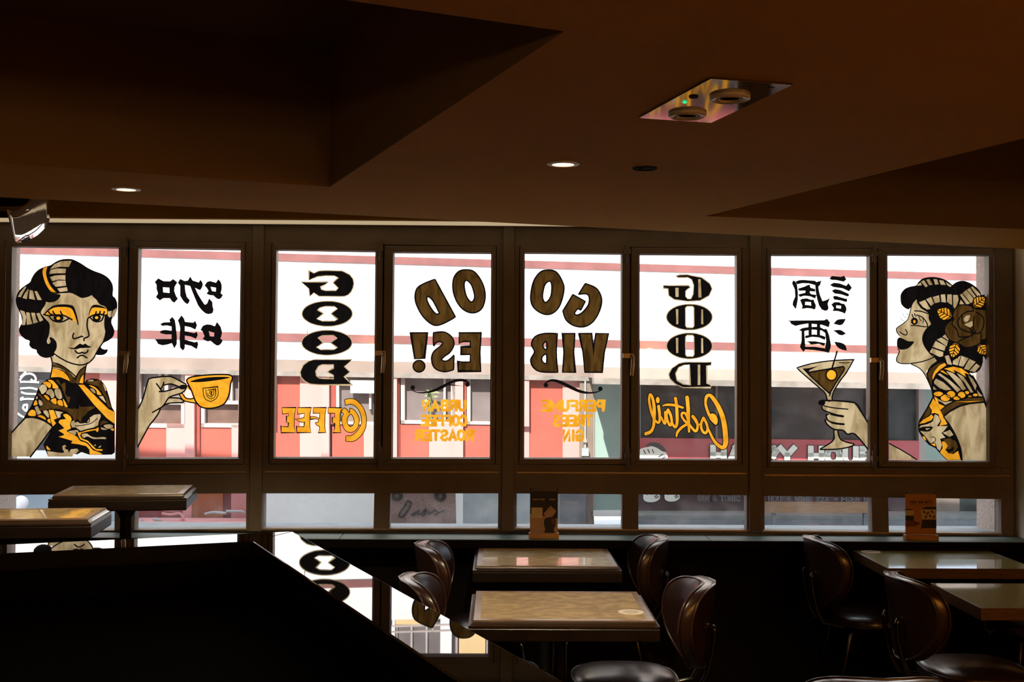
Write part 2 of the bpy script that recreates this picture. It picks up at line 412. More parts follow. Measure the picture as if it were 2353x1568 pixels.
# ------------------------------------------------------------------ windows
W = at_wall
def quad(x0, y0, x1, y1, Y): return [W(x0, y0, Y), W(x1, y0, Y), W(x1, y1, Y), W(x0, y1, Y)]
def q4(pts, Y): return [W(x, y, Y) for x, y in pts]
GL = [[(30,568),(273,571),(265,1055),(21,1055)], [(320.5,571.8),(553,575),(547,1051.8),(313,1052.5)],
      [(637.5,576),(862.5,579.5),(858,1051),(631,1051)], [(906,581.6),(1128.4,583.3),(1125.6,1051.8),(902,1051.8)],
      [(1206,583),(1427,585),(1426,1052.5),(1204.5,1052.5)], [(1470,586),(1690.5,587.5),(1691,1055),(1470,1054.5)],
      [(1772,588),(1996,589),(1997,1059.5),(1773,1058.8)], [(2039.3,587.5),(2270,588.6),(2271.6,1060.5),(2041.8,1058)]]
SASH = [(13,295,287,5), (296,563.7,560,287), (624,881,876,617), (882,1141,1138.5,877), (1194,1449,1447.5,1192), (1449.5,1705.6,1706,1448), (1762,2016,2017.5,1763), (2017,2285,2287,2018.5)]
BAY = [(-40, 581, 573, -46), (606, 1157, 1154, 600), (1182, 1724, 1723, 1180), (1749, 2327, 2330, 1750)]
LOWP = [[(-38,1138),(264,1136),(262.5,1219.5),(-40,1222)], [(312,1135),(566,1134.5),(565,1214.5),(308,1218)],
        [(605,1134.5),(860,1134),(858,1213.5),(603,1214.5)], [(897,1134.5),(1146,1134.5),(1144,1214),(895,1213)],
        [(1183,1134.5),(1430,1134.5),(1429.5,1213.5),(1183,1213.5)], [(1467,1136),(1717,1139),(1716,1218),(1467,1214)],
        [(1756,1140),(2003,1142),(2004.5,1220),(1756,1219)], [(2041,1143),(2300,1148),(2301,1226),(2043,1221)]]
TOP = [(530, 537), (540, 546), (546, 549), (551, 553)]
wins = []
for k in range(4):
    xa, xb, xc, xd = BAY[k]
    win = sempty('window_%d' % (k + 1), W((xa + xb) / 2, 1217, YW)); wins.append(win)
    A, B = 2 * k, 2 * k + 1
    Yf = YW - 0.03
    fr = MB(); dp = Vector((0, 0.075, 0))
    def bar(pts):
        p = [W(x, y, Yf) for x, y in pts]; fr.hexa(p, [v + dp for v in p])
    sa, sb = SASH[A], SASH[B]
    yt0, yt1 = TOP[k]
    s0, s1 = GL[A][0][1] - 17, GL[B][1][1] - 17          # sash top
    b0, b1 = GL[A][3][1] + 15, GL[B][2][1] + 15          # sash bottom
    l = LOWP[A]; r = LOWP[B]
    bar([(xa, yt0 - 45), (xb, yt1 - 30), (xb, s1), (xa, s0)])                     # head
    bar([(xa, s0), (sa[0], s0), (sa[3], b0), (xd, b0)]); bar([(xd, b0), (l[0][0], b0), (l[0][0], l[0][1]), (l[3][0], 1217), (xd - 1, 1225)][0:2] + [(l[3][0], 1217), (xd - 1, 1225)])   # left post
    bar([(sb[1], s1), (xb, s1), (xc, b1), (sb[2], b1)]); bar([(r[1][0], b1), (xc, b1), (xc, r[2][1] + 8), (r[2][0], r[2][1])])   # right post
    Yf += .0012
    bar([(sa[3]-12, b0), (sb[2]+12, b1), (r[1][0]+10, r[1][1]), (l[0][0]-10, l[0][1])])   # transom
    Yf -= .0012
    for i in (A, B):                                                              # rebate behind each sash
        g = GL[i]; Yr = YW + .022; o9 = 16
        fr.frame(q4([(g[0][0]-24, g[0][1]-24), (g[1][0]+24, g[1][1]-24), (g[2][0]+24, g[2][1]+24), (g[3][0]-24, g[3][1]+24)], Yr), q4([(g[0][0]-6, g[0][1]-6), (g[1][0]+6, g[1][1]-6), (g[2][0]+6, g[2][1]+6), (g[3][0]-6, g[3][1]+6)], Yr), .04)
    bar([(l[1][0], l[1][1]), (r[0][0], r[0][1]), (r[3][0], r[3][1] + 3), (l[2][0], l[2][1] + 3)])  # low mullion
    bar([(l[3][0], l[3][1]), (r[2][0], r[2][1]), (xc, r[2][1] + 7), (xd, l[3][1] + 7)])           # bottom rail
    obj('window_frame', fr, M['frame'], win, bevel=0.002)
    lip = MB()
    p = [W(x, y, Yf - .008) for x, y in [(xd + 8, b0 + 17), (xc - 8, b1 + 17), (xc - 8, b1 + 20.5), (xd + 8, b0 + 20.5)]]
    lip.hexa(p, [v + Vector((0, .03, 0)) for v in p])
    p = [W(x, y, Yf - .008) for x, y in [(l[3][0] - 3, l[3][1] + 1), (r[2][0] + 3, r[2][1] + 1), (r[2][0] + 3, r[2][1] + 4.5), (l[3][0] - 3, l[3][1] + 4.5)]]
    lip.hexa(p, [v + Vector((0, .03, 0)) for v in p])
    obj('frame_bead', lip, M['brass'], win)
    for i, sx in ((A, sa), (B, sb)):
        g = GL[i]
        Ys = YW - 0.045
        tt = g[0][1] - 17, g[1][1] - 17
        o4 = q4([(sx[0] + 1.2, tt[0]), (sx[1] - 1.2, tt[1]), (sx[2] - 1.2, g[2][1] + 15), (sx[3] + 1.2, g[3][1] + 15)], Ys)
        i4 = q4([(g[0][0] - 2.5, g[0][1] - 2.5), (g[1][0] + 2.5, g[1][1] - 2.5), (g[2][0] + 2.5, g[2][1] + 2.5), (g[3][0] - 2.5, g[3][1] + 2.5)], Ys)
        sash = obj('sash', MB().frame(o4, i4, 0.065), M['frame'], win, bevel=0.003)
        o5 = q4([(g[0][0] - 5, g[0][1] - 5), (g[1][0] + 5, g[1][1] - 5), (g[2][0] + 5, g[2][1] + 5), (g[3][0] - 5, g[3][1] + 5)], YW - .008)
        obj('glazing_bead', MB().frame(o5, q4(g, YW - .008), 0.03), M['frame'], sash)
        pg = q4([(g[0][0] - 4, g[0][1] - 4), (g[1][0] + 4, g[1][1] - 4), (g[2][0] + 4, g[2][1] + 4), (g[3][0] - 4, g[3][1] + 4)], YW)
        obj('pane', MB().add(pg, [(0,1,2,3)]), M['glass'], sash)
    for i in (A, B):
        g = LOWP[i]
        pg = q4([(g[0][0] - 3, g[0][1] - 3), (g[1][0] + 3, g[1][1] - 3), (g[2][0] + 3, g[2][1] + 3), (g[3][0] - 3, g[3][1] + 3)], YW + .005)
        obj('low_pane', MB().add(pg, [(0,1,2,3)]), M['lowglass'], win)
    # handle on the meeting stile, bolts above and below
    hx = (SASH[B][0] + SASH[B][3]) / 2 + 2
    hy = [812, 812, 818, 828][k]
    hp = W(hx, hy, YW - .06)
    hb = MB()
    hb.box(hp.x - .045, hp.x + .012, hp.y - .012, hp.y + .016, hp.z - .012, hp.z + .012)
    hb.tube([hp + Vector((0, -.012, 0)), hp + Vector((.004, -.035, -.01)), hp + Vector((.004, -.038, -.05)), hp + Vector((-.002, -.036, -.105))], [.009, .010, .011, .009], 10)
    obj('window_handle', hb, M['brass'], win, smooth=True, auto=0.6)
    bx = SASH[A][1] - 7
    for yy0, yy1, hgt in ((s0 - 14, s0 + 40, 1), (b0 - 50, b0 + 10, -1)):
        t_ = W(bx, yy0, YW - .05); u_ = W(bx, yy1, YW - .05)
        bb = MB().box(t_.x - .012, t_.x + .012, t_.y - .012, t_.y + .02, u_.z + .02, t_.z - .025)
        bb.tube([(t_.x, t_.y - .016, u_.z), (t_.x, t_.y - .016, t_.z)], .005, 8)
        bb.box(t_.x - .016, t_.x + .016, t_.y - .02, t_.y + .01, (u_.z + t_.z) / 2 - .012, (u_.z + t_.z) / 2 + .012)
        obj('bolt', bb, M['frame'], win)
# posts between the bays
for i, (p0, p1) in enumerate((((581, 606), (573, 600)), ((1157, 1182), (1154, 1180)), ((1724, 1749), (1723, 1750)))):
    Yp = YW - 0.05
    pts = [(p0[0] - .5, 505), (p0[1] + .5, 505), (p1[1] + .5, 1222), (p1[0] - .5, 1222)]
    f4 = [W(x, y, Yp) for x, y in pts]
    g4 = [W(x + dx, y, Yp + .07) for (x, y), dx in zip(pts, (-7, 7, 7, -7))]
    struct(obj('trim_%d' % (i + 4), MB().hexa(f4, [v + Vector((0, .07, 0)) for v in f4]).hexa(g4, [v + Vector((0, .05, 0)) for v in g4]), M['frame'], bevel=0.003))

# ------------------------------------------------------------------ hand-painted pictures and lettering on the glass
def cr(pts, closed, n=6):
    """Catmull-Rom through the points; a doubled point makes a corner"""
    P = [Vector((p[0], p[1])) for p in pts]; out = []; N = len(P)
    rng = range(N if closed else N - 1)
    for i in rng:
        g = lambda k: P[k % N] if closed else P[min(max(k, 0), N - 1)]
        p0, p1, p2, p3 = g(i-1), g(i), g(i+1), g(i+2)
        if (p1 - p2).length < 1e-6: continue
        for k in range(n):
            t = k / n
            out.append(0.5 * ((2*p1) + (p2-p0)*t + (2*p0-5*p1+4*p2-p3)*t*t + (3*p1-p0-3*p2+p3)*t**3))
    if not closed: out.append(P[-1])
    return out
def ell(cx, cy, rx, ry, n=28, rot=0.0):
    c, s = math.cos(rot), math.sin(rot)
    return [(cx + rx*math.cos(2*PI*i/n)*c - ry*math.sin(2*PI*i/n)*s, cy + rx*math.cos(2*PI*i/n)*s + ry*math.sin(2*PI*i/n)*c) for i in range(n)]
def clean(P):
    out = []
    for p in P:
        if not out or (p - out[-1]).length > 1e-4: out.append(p)
    if len(out) > 1 and (out[0] - out[-1]).length < 1e-4: out.pop()
    return out
PNAME = {'k': 'black_paint', 'c': 'cream_paint', 'g': 'gold_paint', 'b': 'brown_paint'}
class Paint:
    YP = YW - 0.0015
    def __init__(s, name, label, cat, T, group=None):
        s.T = T; s.parts = []; s.a = (name, label, cat, group); s.tris = []; s.seq = 0
    def part(s, name, label=None): s.parts.append([name, label]); return s
    def _tri(s, col, lv, vs, fs):
        """remember flat triangles with their colour, layer and part; the layers are merged in build()"""
        for f in fs:
            for k in range(1, len(f) - 1):
                a, b, c = vs[f[0]], vs[f[k]], vs[f[k+1]]
                ar = (b[0]-a[0])*(c[1]-a[1]) - (b[1]-a[1])*(c[0]-a[0])
                if abs(ar) < 0.5: continue
                t = (a, b, c) if ar > 0 else (a, c, b)
                s.tris.append((t, col[0], lv * 10000 + s.seq, len(s.parts) - 1))
        s.seq += 1
    def _p(s, q):
        ox, oy, k = s.T
        return W(ox + q[0] / k, oy + q[1] / k, s.YP)
    def fill(s, col, pts, smooth=True, holes=(), hs=True):
        lv = int(col[1]) if len(col) > 1 else {'c': 1, 'g': 2, 'b': 3, 'k': 4}[col[0]]
        P = clean(cr(pts, True, 5) if smooth else [Vector(p) for p in pts])
        loops = [P] + [clean(cr(h, True, 5) if hs else [Vector(p) for p in h]) for h in holes]
        l3 = [[Vector((p.x, p.y, 0)) for p in l] for l in loops]
        tri = tessellate_polygon(l3)
        s._tri(col, lv, [tuple(p) for l in loops for p in l], tri); return s
    def stroke(s, col, pts, w, closed=False, smooth=True):
        lv = int(col[1]) if len(col) > 1 else {'c': 1, 'g': 2, 'b': 3, 'k': 4}[col[0]]
        ws = [p[2] if len(p) > 2 else w for p in pts]
        add = w if len(pts[0]) > 2 else 0
        P = cr(pts, closed, 5) if smooth else [Vector((p[0], p[1])) for p in pts]
        n = len(P); N = len(pts)
        def wid(i):
            t = i / max(1, n - 1) * (N - 1 if not closed else N); a = int(t); f = t - a
            return ws[a % N] * (1 - f) + ws[(a + 1) % N if closed else min(a + 1, N - 1)] * f + add
        Wd = [wid(i) / 2 for i in range(n)]
        vs = []
        for i in range(n):
            a = P[(i-1) % n] if closed else P[max(i-1, 0)]; c = P[(i+1) % n] if closed else P[min(i+1, n-1)]
            d = (c - a)
            if d.length < 1e-6: d = Vector((1, 0))
            d.normalize(); nn = Vector((-d.y, d.x)); k = 1.0
            if not smooth and 0 < i < n - 1:
                e = (c - P[i]).normalized(); k = min(2.0, 1.0 / max(0.5, abs(nn.dot(Vector((-e.y, e.x))))))
            vs += [P[i] + nn * Wd[i] * k, P[i] - nn * Wd[i] * k]
        fs = [(2*i, 2*i+1, 2*i+3, 2*i+2) for i in range(n - 1)]
        if closed: fs.append((2*n-2, 2*n-1, 1, 0))
        f3 = []
        for f in fs:
            a_, b_, c_, d_ = f; f3 += [(a_, b_, c_), (a_, c_, d_)]
        s._tri(col, lv, [tuple(q) for q in vs], f3); s.seq -= 1
        if not closed:
            for q, r in ((P[0], Wd[0]), (P[-1], Wd[-1])):
                s._tri(col, lv, ell(q.x, q.y, r, r, 10), [tuple(range(10))]); s.seq -= 1
        s.seq += 1
        return s
    def outlined(s, col, pts, ocol, w, smooth=True, holes=(), hs=True):
        s.fill(col, pts, smooth, holes, hs)
        for l, sm in [(pts, smooth)] + [(h, hs) for h in holes]:
            if sm: s.stroke(ocol, l, w, True)
            else: s.stroke(ocol, list(l) + [l[0], l[1]], w, False, False)
        return s
    def build(s):
        """flatten all layers into one film: every patch keeps only its topmost colour"""
        nm, lab, cat, grp = s.a
        pts, idx, faces = [], {}, []
        def vid(q):
            k = (round(q[0] * 4) / 4, round(q[1] * 4) / 4)
            if k not in idx: idx[k] = len(pts); pts.append(Vector(k))
            return idx[k]
        own = []
        for t, col, o, pi in s.tris:
            f = tuple(vid(q) for q in t)
            if len(set(f)) < 3: continue
            faces.append(f); own.append((o, col, pi))
        V2, F2 = arrange(pts, [(f[k], f[(k + 1) % 3]) for f in faces for k in range(3)])
        A = np.array([[pts[i] for i in f] for f in faces]); C = np.array([[V2[i] for i in f] for f in F2]).mean(axis=1)
        best = np.full(len(F2), -1); bo = np.full(len(F2), -1)
        for k in range(len(faces)):
            a, b, c = A[k]; ins = np.ones(len(C), bool)
            for p0, p1 in ((a, b), (b, c), (c, a)):
                ins &= (p1[0]-p0[0]) * (C[:,1]-p0[1]) - (p1[1]-p0[1]) * (C[:,0]-p0[0]) >= -1e-6
            ins &= bo < own[k][0]
            bo[ins] = own[k][0]; best[ins] = k
        per = {}
        for f, k in zip(F2, best):
            if k >= 0: per.setdefault(own[k][2], []).append((f, own[k][1]))
        w3 = [s._p(v) for v in V2]
        used = [w3[i] for L_ in per.values() for f, _ in L_ for i in f]
        t = thing(nm, lab, cat, (sum(v.x for v in used) / len(used), s.YP, min(v.z for v in used)), 0, grp)
        for pi, (pname, plab) in enumerate(s.parts):
            if pi not in per: continue
            cols = sorted({c for _, c in per[pi]}); re = {}; vs = []; fs = []
            for f, c in per[pi]:
                g = []
                for i in f:
                    if i not in re: re[i] = len(vs); vs.append(w3[i] - t.location)
                    g.append(re[i])
                fs.append(g)
            me = bpy.data.meshes.new(pname); me.from_pydata([tuple(v) for v in vs], [], fs); me.update()
            for c in cols: me.materials.append(M[c])
            for poly, (f, c) in zip(me.polygons, per[pi]): poly.material_index = cols.index(c)
            o = bpy.data.objects.new(pname, me); COL.objects.link(o); o.parent = t
            if plab: o['label'] = plab
        return t
def rects(s, col, x0, y0, x1, y1): return s.fill(col, [(x0,y0),(x1,y0),(x1,y1),(x0,y1)], False)

# --- pane 1: woman with bobbed hair
p = Paint('painted_portrait', 'black, gold and cream painted woman with short bobbed hair on the leftmost window pane', 'window painting', (10, 590, 6.271))
D = 230 * 6.271      # lower crop offset
def L(pts): return [(a[0], a[1] + D) + tuple(a[2:]) for a in pts]
p.part('hair')
p.fill('k0', [(920,32),(1000,45),(1100,95),(1200,160),(1290,205),(1400,245),(1490,300),(1550,380),(1568,460),(1562,560),(1600,600),(1628,680),(1620,770),(1590,850),(1550,900),(1545,960),(1575,1030),(1585,1090),(1560,1160),(1500,1210),(1430,1245),(1395,1290),(1400,1320),(1450,1340),(1490,1330),(1490,1330),(1480,1380),(1430,1415),(1370,1420),(1310,1405),(1250,1300),(1000,1100),(760,1350),(740,1400),(690,1440),(600,1460),(520,1435),(470,1385),(460,1345),(400,1325),(358,1275),(362,1215),(300,1190),(235,1130),(212,1060),(230,995),(252,960),(245,870),(215,790),(175,700),(165,620),(185,540),(230,470),(300,415),(370,365),(390,320),(430,250),(490,190),(570,150),(660,125),(740,75),(820,42)])
for q in [[(655,180),(720,110),(820,65),(970,60),(930,150),(800,145)], [(645,250),(665,190),(760,170),(890,175),(880,240),(760,240)], [(655,295),(740,270),(880,265),(880,335),(780,330),(690,355)], [(690,380),(770,345),(880,345),(890,420),(740,435)], [(760,460),(900,440),(915,495),(800,510)],
          [(195,580),(230,510),(300,430),(318,440),(270,520),(238,585)], [(262,595),(300,520),(345,465),(350,480),(325,600),(325,614)], [(355,605),(365,480),(410,490),(445,625)], [(432,500),(470,495),(540,625),(480,625)],
          [(225,770),(290,790),(315,870),(300,985),(255,990),(265,880)], [(315,800),(365,810),(380,900),(405,970),(325,985)], [(385,810),(440,810),(455,890),(485,945),(420,965)], [(460,820),(505,810),(560,915),(510,940)],
          [(1490,790),(1550,780),(1540,860),(1515,880),(1490,850)], [(1565,780),(1615,740),(1605,820),(1560,880),(1545,870)]]:
    p.fill('c2', q, False)
p.fill('g2', [(565,160),(565,160),(620,150),(620,150),(600,230),(620,330),(670,430),(745,515),(745,515),(670,500),(600,400),(565,300),(550,220)])
p.part('face')
p.fill('c1', [(690,525),(760,535),(820,528),(880,525),(960,525),(1040,560),(1110,595),(1190,585),(1240,565),(1260,555),(1260,555),(1290,590),(1330,625),(1350,660),(1385,695),(1385,695),(1470,740),(1470,860),(1455,920),(1455,1010),(1465,1080),(1450,1160),(1420,1240),(1370,1310),(1320,1400),(1280,1470),(1200,1540),(1100,1560),(1000,1545),(900,1510),(800,1455),(720,1400),(750,1330),(755,1260),(735,1210),(690,1170),(660,1160),(660,1160),(650,1180),(668,1220),(650,1255),(625,1255),(612,1225),(620,1190),(640,1140),(650,1080),(655,1000),(640,950),(600,905),(560,860),(525,810),(545,760),(580,710),(598,670),(598,652),(650,660),(720,650),(780,610),(810,560),(790,545)])
p.fill('c1', L([(665,0),(685,80),(690,160),(830,190),(940,260),(1020,300),(1090,240),(1160,160),(1190,90),(1280,-40),(900,-40)]), False)
p.stroke('k', [(1465,1080),(1450,1160),(1420,1240),(1370,1310),(1320,1400),(1280,1470),(1200,1540),(1100,1562),(1000,1547),(900,1512),(800,1457),(715,1400)], 20)
p.fill('k', [(565,835),(620,770),(700,710),(800,690),(900,690),(980,705),(1010,740),(1050,870),(1070,975),(1058,985),(1045,940),(1010,830),(960,745),(850,725),(720,735),(640,780),(590,830)])
p.fill('g', [(575,830),(640,775),(720,735),(850,725),(960,745),(1000,790),(1030,860),(1050,940),(980,915),(930,870),(850,840),(780,840),(700,840),(620,850)])
for q in [[(635,795),(660,825),(700,840)], [(700,790),(715,820),(745,842)], [(810,790),(818,815),(840,842)], [(565,835),(640,850),(760,842),(860,850),(940,890),(975,910)], [(650,870),(700,920),(780,943),(860,930),(940,885)], [(1325,795),(1312,830),(1290,850)], [(1380,790),(1375,815),(1355,832)], [(1440,795),(1430,825),(1405,842)], [(1210,885),(1280,845),(1370,830),(1450,845),(1475,840)], [(1240,880),(1280,922),(1340,938),(1400,920),(1430,860)],
          [(1200,900),(1193,960),(1195,1030),(1215,1100),(1212,1150),(1150,1180),(1150,1210)], [(1000,1105),(985,1150),(1000,1182),(1060,1170),(1110,1150),(1130,1155)], [(1020,1355),(1050,1388),(1090,1393),(1120,1380),(1150,1393),(1190,1378),(1205,1350)], [(1050,1460),(1090,1430),(1130,1425),(1190,1460)], [(1460,850),(1450,930),(1452,1010),(1466,1080)]]:
    p.stroke('k', q, 22)
p.fill('k', ell(780,885,72,56)); p.fill('g6', ell(778,888,27,22)); p.fill('k', ell(1330,880,60,52)); p.fill('g6', ell(1330,880,24,20))
p.fill('k', [(1215,880),(1230,770),(1270,705),(1330,695),(1410,715),(1475,748),(1340,733),(1270,740),(1240,790)])
p.fill('g', [(1215,870),(1240,780),(1290,735),(1360,730),(1470,745),(1475,840),(1420,840),(1330,830),(1270,850)])
p.fill('k', [(920,1310),(1000,1315),(1050,1280),(1090,1255),(1130,1270),(1170,1255),(1200,1280),(1250,1300),(1220,1315),(1170,1315),(1130,1320),(1090,1320),(1040,1335),(960,1330)])
p.part('dress')
p.fill('k0', L([(305,885),(280,880),(380,720),(440,580),(490,460),(540,380),(620,325),(700,300),(760,295),(900,330),(960,370),(1150,380),(1180,340),(1250,315),(1340,320),(1420,370),(1470,450),(1510,580),(1550,730),(1592,800),(1592,1380),(1550,1412),(1430,1415),(1230,1415),(1110,1375),(1050,1410),(990,1395),(960,1440),(630,1440),(560,1270),(690,1030),(600,950),(500,900),(400,875)]), False)
p.fill('k0', L([(690,90),(660,310),(960,385),(1152,388),(1188,100),(1030,300)]), False)
G, C_, B_ = 'g2', 'c2', 'b2'
def fl(col, pts, sm=False): p.fill(col, L(pts), sm)
fl(B_, [(690,110),(760,110),(850,150),(950,230),(1010,310),(1020,375),(950,370),(930,290),(880,220),(800,170),(690,150)], True)
fl(G, [(690,170),(690,170),(760,180),(850,220),(910,280),(945,355),(945,355),(880,325),(790,295),(665,300),(665,300),(680,250)], True)
fl(B_, [(1170,150),(1110,190),(1060,250),(1035,310),(1035,380),(1075,380),(1085,310),(1130,250),(1160,230)], True)
fl(G, [(1140,255),(1100,310),(1080,380),(1135,385),(1140,330)])
fl(G, [(1065,405),(1145,405),(1500,755),(1590,800),(1590,970),(1480,890),(1290,690)])
for q in [[(555,380),(600,360),(660,380),(672,420),(650,455),(600,410)], [(630,340),(690,340),(750,400),(778,450),(700,455),(690,400)], [(570,560),(600,555),(640,585),(650,625),(620,620)], [(670,625),(735,600),(755,660),(740,685),(690,660)], [(770,635),(825,630),(845,690),(840,710),(775,690)], [(845,610),(870,640),(912,720),(870,715)], [(440,640),(460,630),(475,690),(420,700)], [(340,835),(370,780),(410,765),(445,790),(450,850),(380,855)], [(480,855),(530,845),(580,870),(598,910),(540,885)], [(620,915),(655,895),(665,960),(630,940)], [(610,1285),(665,1345),(615,1335)], [(1530,1045),(1575,1035),(1570,1070)]]: fl(G, q, True)
for q in [[(500,455),(540,405),(590,410),(612,455),(600,500),(545,540),(520,500)], [(605,530),(630,480),(680,470),(715,530),(715,580),(680,600),(655,560)], [(725,480),(795,465),(830,560),(825,600),(790,612),(750,580)], [(455,600),(470,570),(482,600),(462,612)], [(500,620),(540,650),(550,690),(520,710),(495,670)], [(440,730),(480,715),(500,760),(530,810),(480,835),(455,780)], [(560,790),(610,775),(640,820),(640,880),(600,850)], [(1200,350),(1240,330),(1285,340),(1270,360)], [(1395,370),(1450,430),(1470,490),(1430,480)], [(1235,460),(1290,470),(1315,525),(1280,515)], [(1430,995),(1500,975),(1560,990),(1560,1020),(1490,1040)], [(1395,1020),(1480,1050),(1410,1052)]]: fl(C_, q, True)
fl(C_, [(730,780),(850,800),(810,830),(810,870),(770,890)]); fl(C_, [(1360,575),(1420,565),(1470,670),(1430,640)])
fl(G, [(640,770),(710,770),(760,890),(710,910),(745,960),(700,1005),(680,960),(660,850)]); fl(G, [(1220,415),(1290,430),(1360,490),(1400,550),(1340,545),(1320,480)], True)
fl(B_, [(480,520),(530,550),(600,620),(700,680),(850,720),(960,752),(1000,760),(990,735),(1030,755),(1080,745),(1075,700),(1110,725),(1290,715),(1310,740),(1200,790),(1180,830),(1120,880),(1100,950),(1060,900),(1000,930),(980,860),(900,790),(760,750),(640,755),(560,775),(500,770),(495,745),(540,720),(560,680),(530,600),(480,545)])
fl(B_, [(770,330),(820,400),(870,370),(885,430),(875,530),(910,580),(945,575),(945,620),(920,680),(890,600),(850,500),(820,430),(740,340)]); fl(B_, [(1170,370),(1300,350),(1400,340),(1440,450),(1500,620),(1540,740),(1490,720),(1460,600),(1400,500),(1340,420),(1250,400)]); fl(B_, [(1390,930),(1440,920),(1500,950),(1420,970),(1380,1000)])
fl(G, [(850,830),(900,825),(950,860),(970,900),(955,940),(945,980),(960,1035),(890,1070),(1040,1150),(1100,1210),(1180,1240),(1230,1290),(1280,1350),(1370,1380),(1420,1410),(1230,1412),(1225,1340),(1180,1290),(1080,1265),(960,1250),(985,1215),(900,1190),(780,1155),(865,1130),(850,1110),(780,1065),(860,1035),(850,1015),(780,950),(800,910),(890,900),(850,850)])
fl(C_, [(970,930),(1010,920),(1010,950),(1060,940),(1090,965),(1140,960),(1190,950),(1230,880),(1290,840),(1350,830),(1385,830),(1390,870),(1360,930),(1350,990),(1290,1020),(1200,1040),(1100,1070),(1030,1020),(975,1020),(955,970)])
p.stroke('k', L([(1150,900),(1150,940),(1190,955),(1225,930),(1220,880),(1190,870)]), 14); p.stroke('k', L([(1020,1000),(1120,990),(1250,960),(1340,890)]), 12); p.stroke('k', L([(1290,800),(1340,790),(1310,830),(1270,820)]), 14)
fl(C_, [(920,1075),(1050,1055),(1070,1080),(1030,1110),(1020,1135)])
fl(G, [(1045,1120),(1060,1090),(1110,1090),(1200,1060),(1320,1040),(1355,1015),(1360,1060),(1340,1090),(1310,1060),(1200,1080),(1110,1100),(1090,1140),(1120,1180),(1200,1210),(1260,1270),(1320,1330),(1415,1335),(1410,1360),(1330,1355),(1260,1310),(1190,1230),(1100,1195),(1055,1160)])
fl(C_, [(1120,1115),(1190,1110),(1240,1145),(1320,1165),(1440,1160),(1465,1185),(1380,1185),(1280,1185),(1200,1150),(1150,1170),(1120,1150)], True)
fl(C_, [(1290,1285),(1310,1260),(1320,1285)]); fl(C_, [(1350,1310),(1395,1275),(1385,1310)])
fl(C_, [(615,1360),(830,1390),(865,1380),(840,1330),(835,1290),(870,1270),(895,1290),(870,1310),(880,1330),(920,1345),(925,1390),(960,1335),(1050,1325),(1075,1355),(1040,1395),(1000,1395),(980,1440),(630,1440)])
for q in [[(690,85),(800,115),(930,200),(1030,290)], [(1170,140),(1090,200),(1030,300)], [(668,0),(690,90),(682,200),(660,300)], [(1190,90),(1168,180),(1150,300),(1150,370)], [(1040,1090),(1090,1200),(1190,1240),(1270,1330)]]: p.stroke('k', L(q), 18)
p.part('arm')
p.fill('c1', L([(305,890),(400,885),(520,910),(620,960),(690,1020),(380,1440),(95,1440),(100,1110)]), False)
p.stroke('k', L([(95,1110),(190,1000),(305,880)]), 22); p.stroke('k', L([(690,1025),(540,1230),(375,1445)]), 22); p.stroke('k', L([(305,880),(420,875),(540,910),(640,965),(700,1020)]), 22)
p.build()

# --- pane 2: hand with cup, Chinese characters for coffee
p = Paint('painted_coffee_characters', 'two black brushed Chinese characters above the painted hand with the gold cup', 'window lettering', (340, 620, 7.84))
p.part('character')
p.fill('k', [(185,155),(275,205),(395,210),(455,168),(530,230),(480,310),(475,390),(510,480),(540,525),(475,597),(430,570),(395,515),(275,515),(215,555),(140,495),(180,430),(155,350),(155,275),(122,222)], False, [[(270,318),(385,325),(388,420),(275,408)]], False)
p.fill('k', [(580,165),(660,205),(720,195),(760,120),(805,195),(915,230),(945,180),(980,230),(990,270),(975,320),(940,372),(850,330),(900,440),(960,540),(1020,628),(1045,625),(1070,600),(1100,518),(1160,580),(1165,660),(1182,720),(1170,770),(1150,790),(1090,803),(1040,790),(1000,760),(950,710),(900,640),(820,450),(760,295),(665,275),(675,390),(700,490),(755,550),(740,590),(710,625),(660,590),(620,540),(580,470),(580,290),(538,235)], False)
p.fill('k', [(1115,203),(1225,235),(1268,172),(1310,220),(1330,280),(1330,350),(1310,425),(1352,458),(1320,510),(1280,535),(1230,515),(1180,465),(1110,460),(1052,430),(1090,385),(1060,330),(1020,285),(1060,225)], False, [[(1130,310),(1225,325),(1222,395),(1155,385)]], False)
p.part('character')
p.fill('k', [(440,850),(485,910),(500,1000),(520,1200),(520,1340),(475,1422),(430,1325),(350,1350),(260,1365),(180,1340),(155,1290),(122,1252),(425,1250),(425,1165),(330,1168),(240,1150),(210,1120),(260,1090),(320,1085),(425,1100),(425,1025),(340,1005),(255,1015),(220,980),(280,950),(400,945),(385,900)], False)
p.fill('k', [(603,822),(650,880),(668,940),(820,955),(850,918),(885,1000),(855,1082),(770,1040),(665,1018),(665,1108),(830,1145),(880,1120),(897,1180),(865,1245),(770,1205),(665,1188),(665,1262),(840,1310),(895,1295),(905,1350),(880,1435),(780,1375),(665,1350),(665,1410),(630,1462),(575,1400),(570,1250),(580,1050),(560,970),(538,915)], False)
p.fill('k', [(1060,985),(1130,990),(1205,1020),(1243,940),(1310,1030),(1335,1120),(1325,1190),(1305,1240),(1347,1275),(1320,1330),(1290,1360),(1240,1370),(1180,1330),(1130,1285),(1070,1295),(985,1248),(1020,1200),(985,1115),(945,1085),(990,1010)], False, [[(1098,1113),(1195,1135),(1190,1207),(1115,1200)]], False)
p.build()
p = Paint('painted_hand_with_cup', 'painted cream hand lifting a gold coffee cup on the second window pane', 'window painting', (300, 840, 7.127))
p.part('hand')
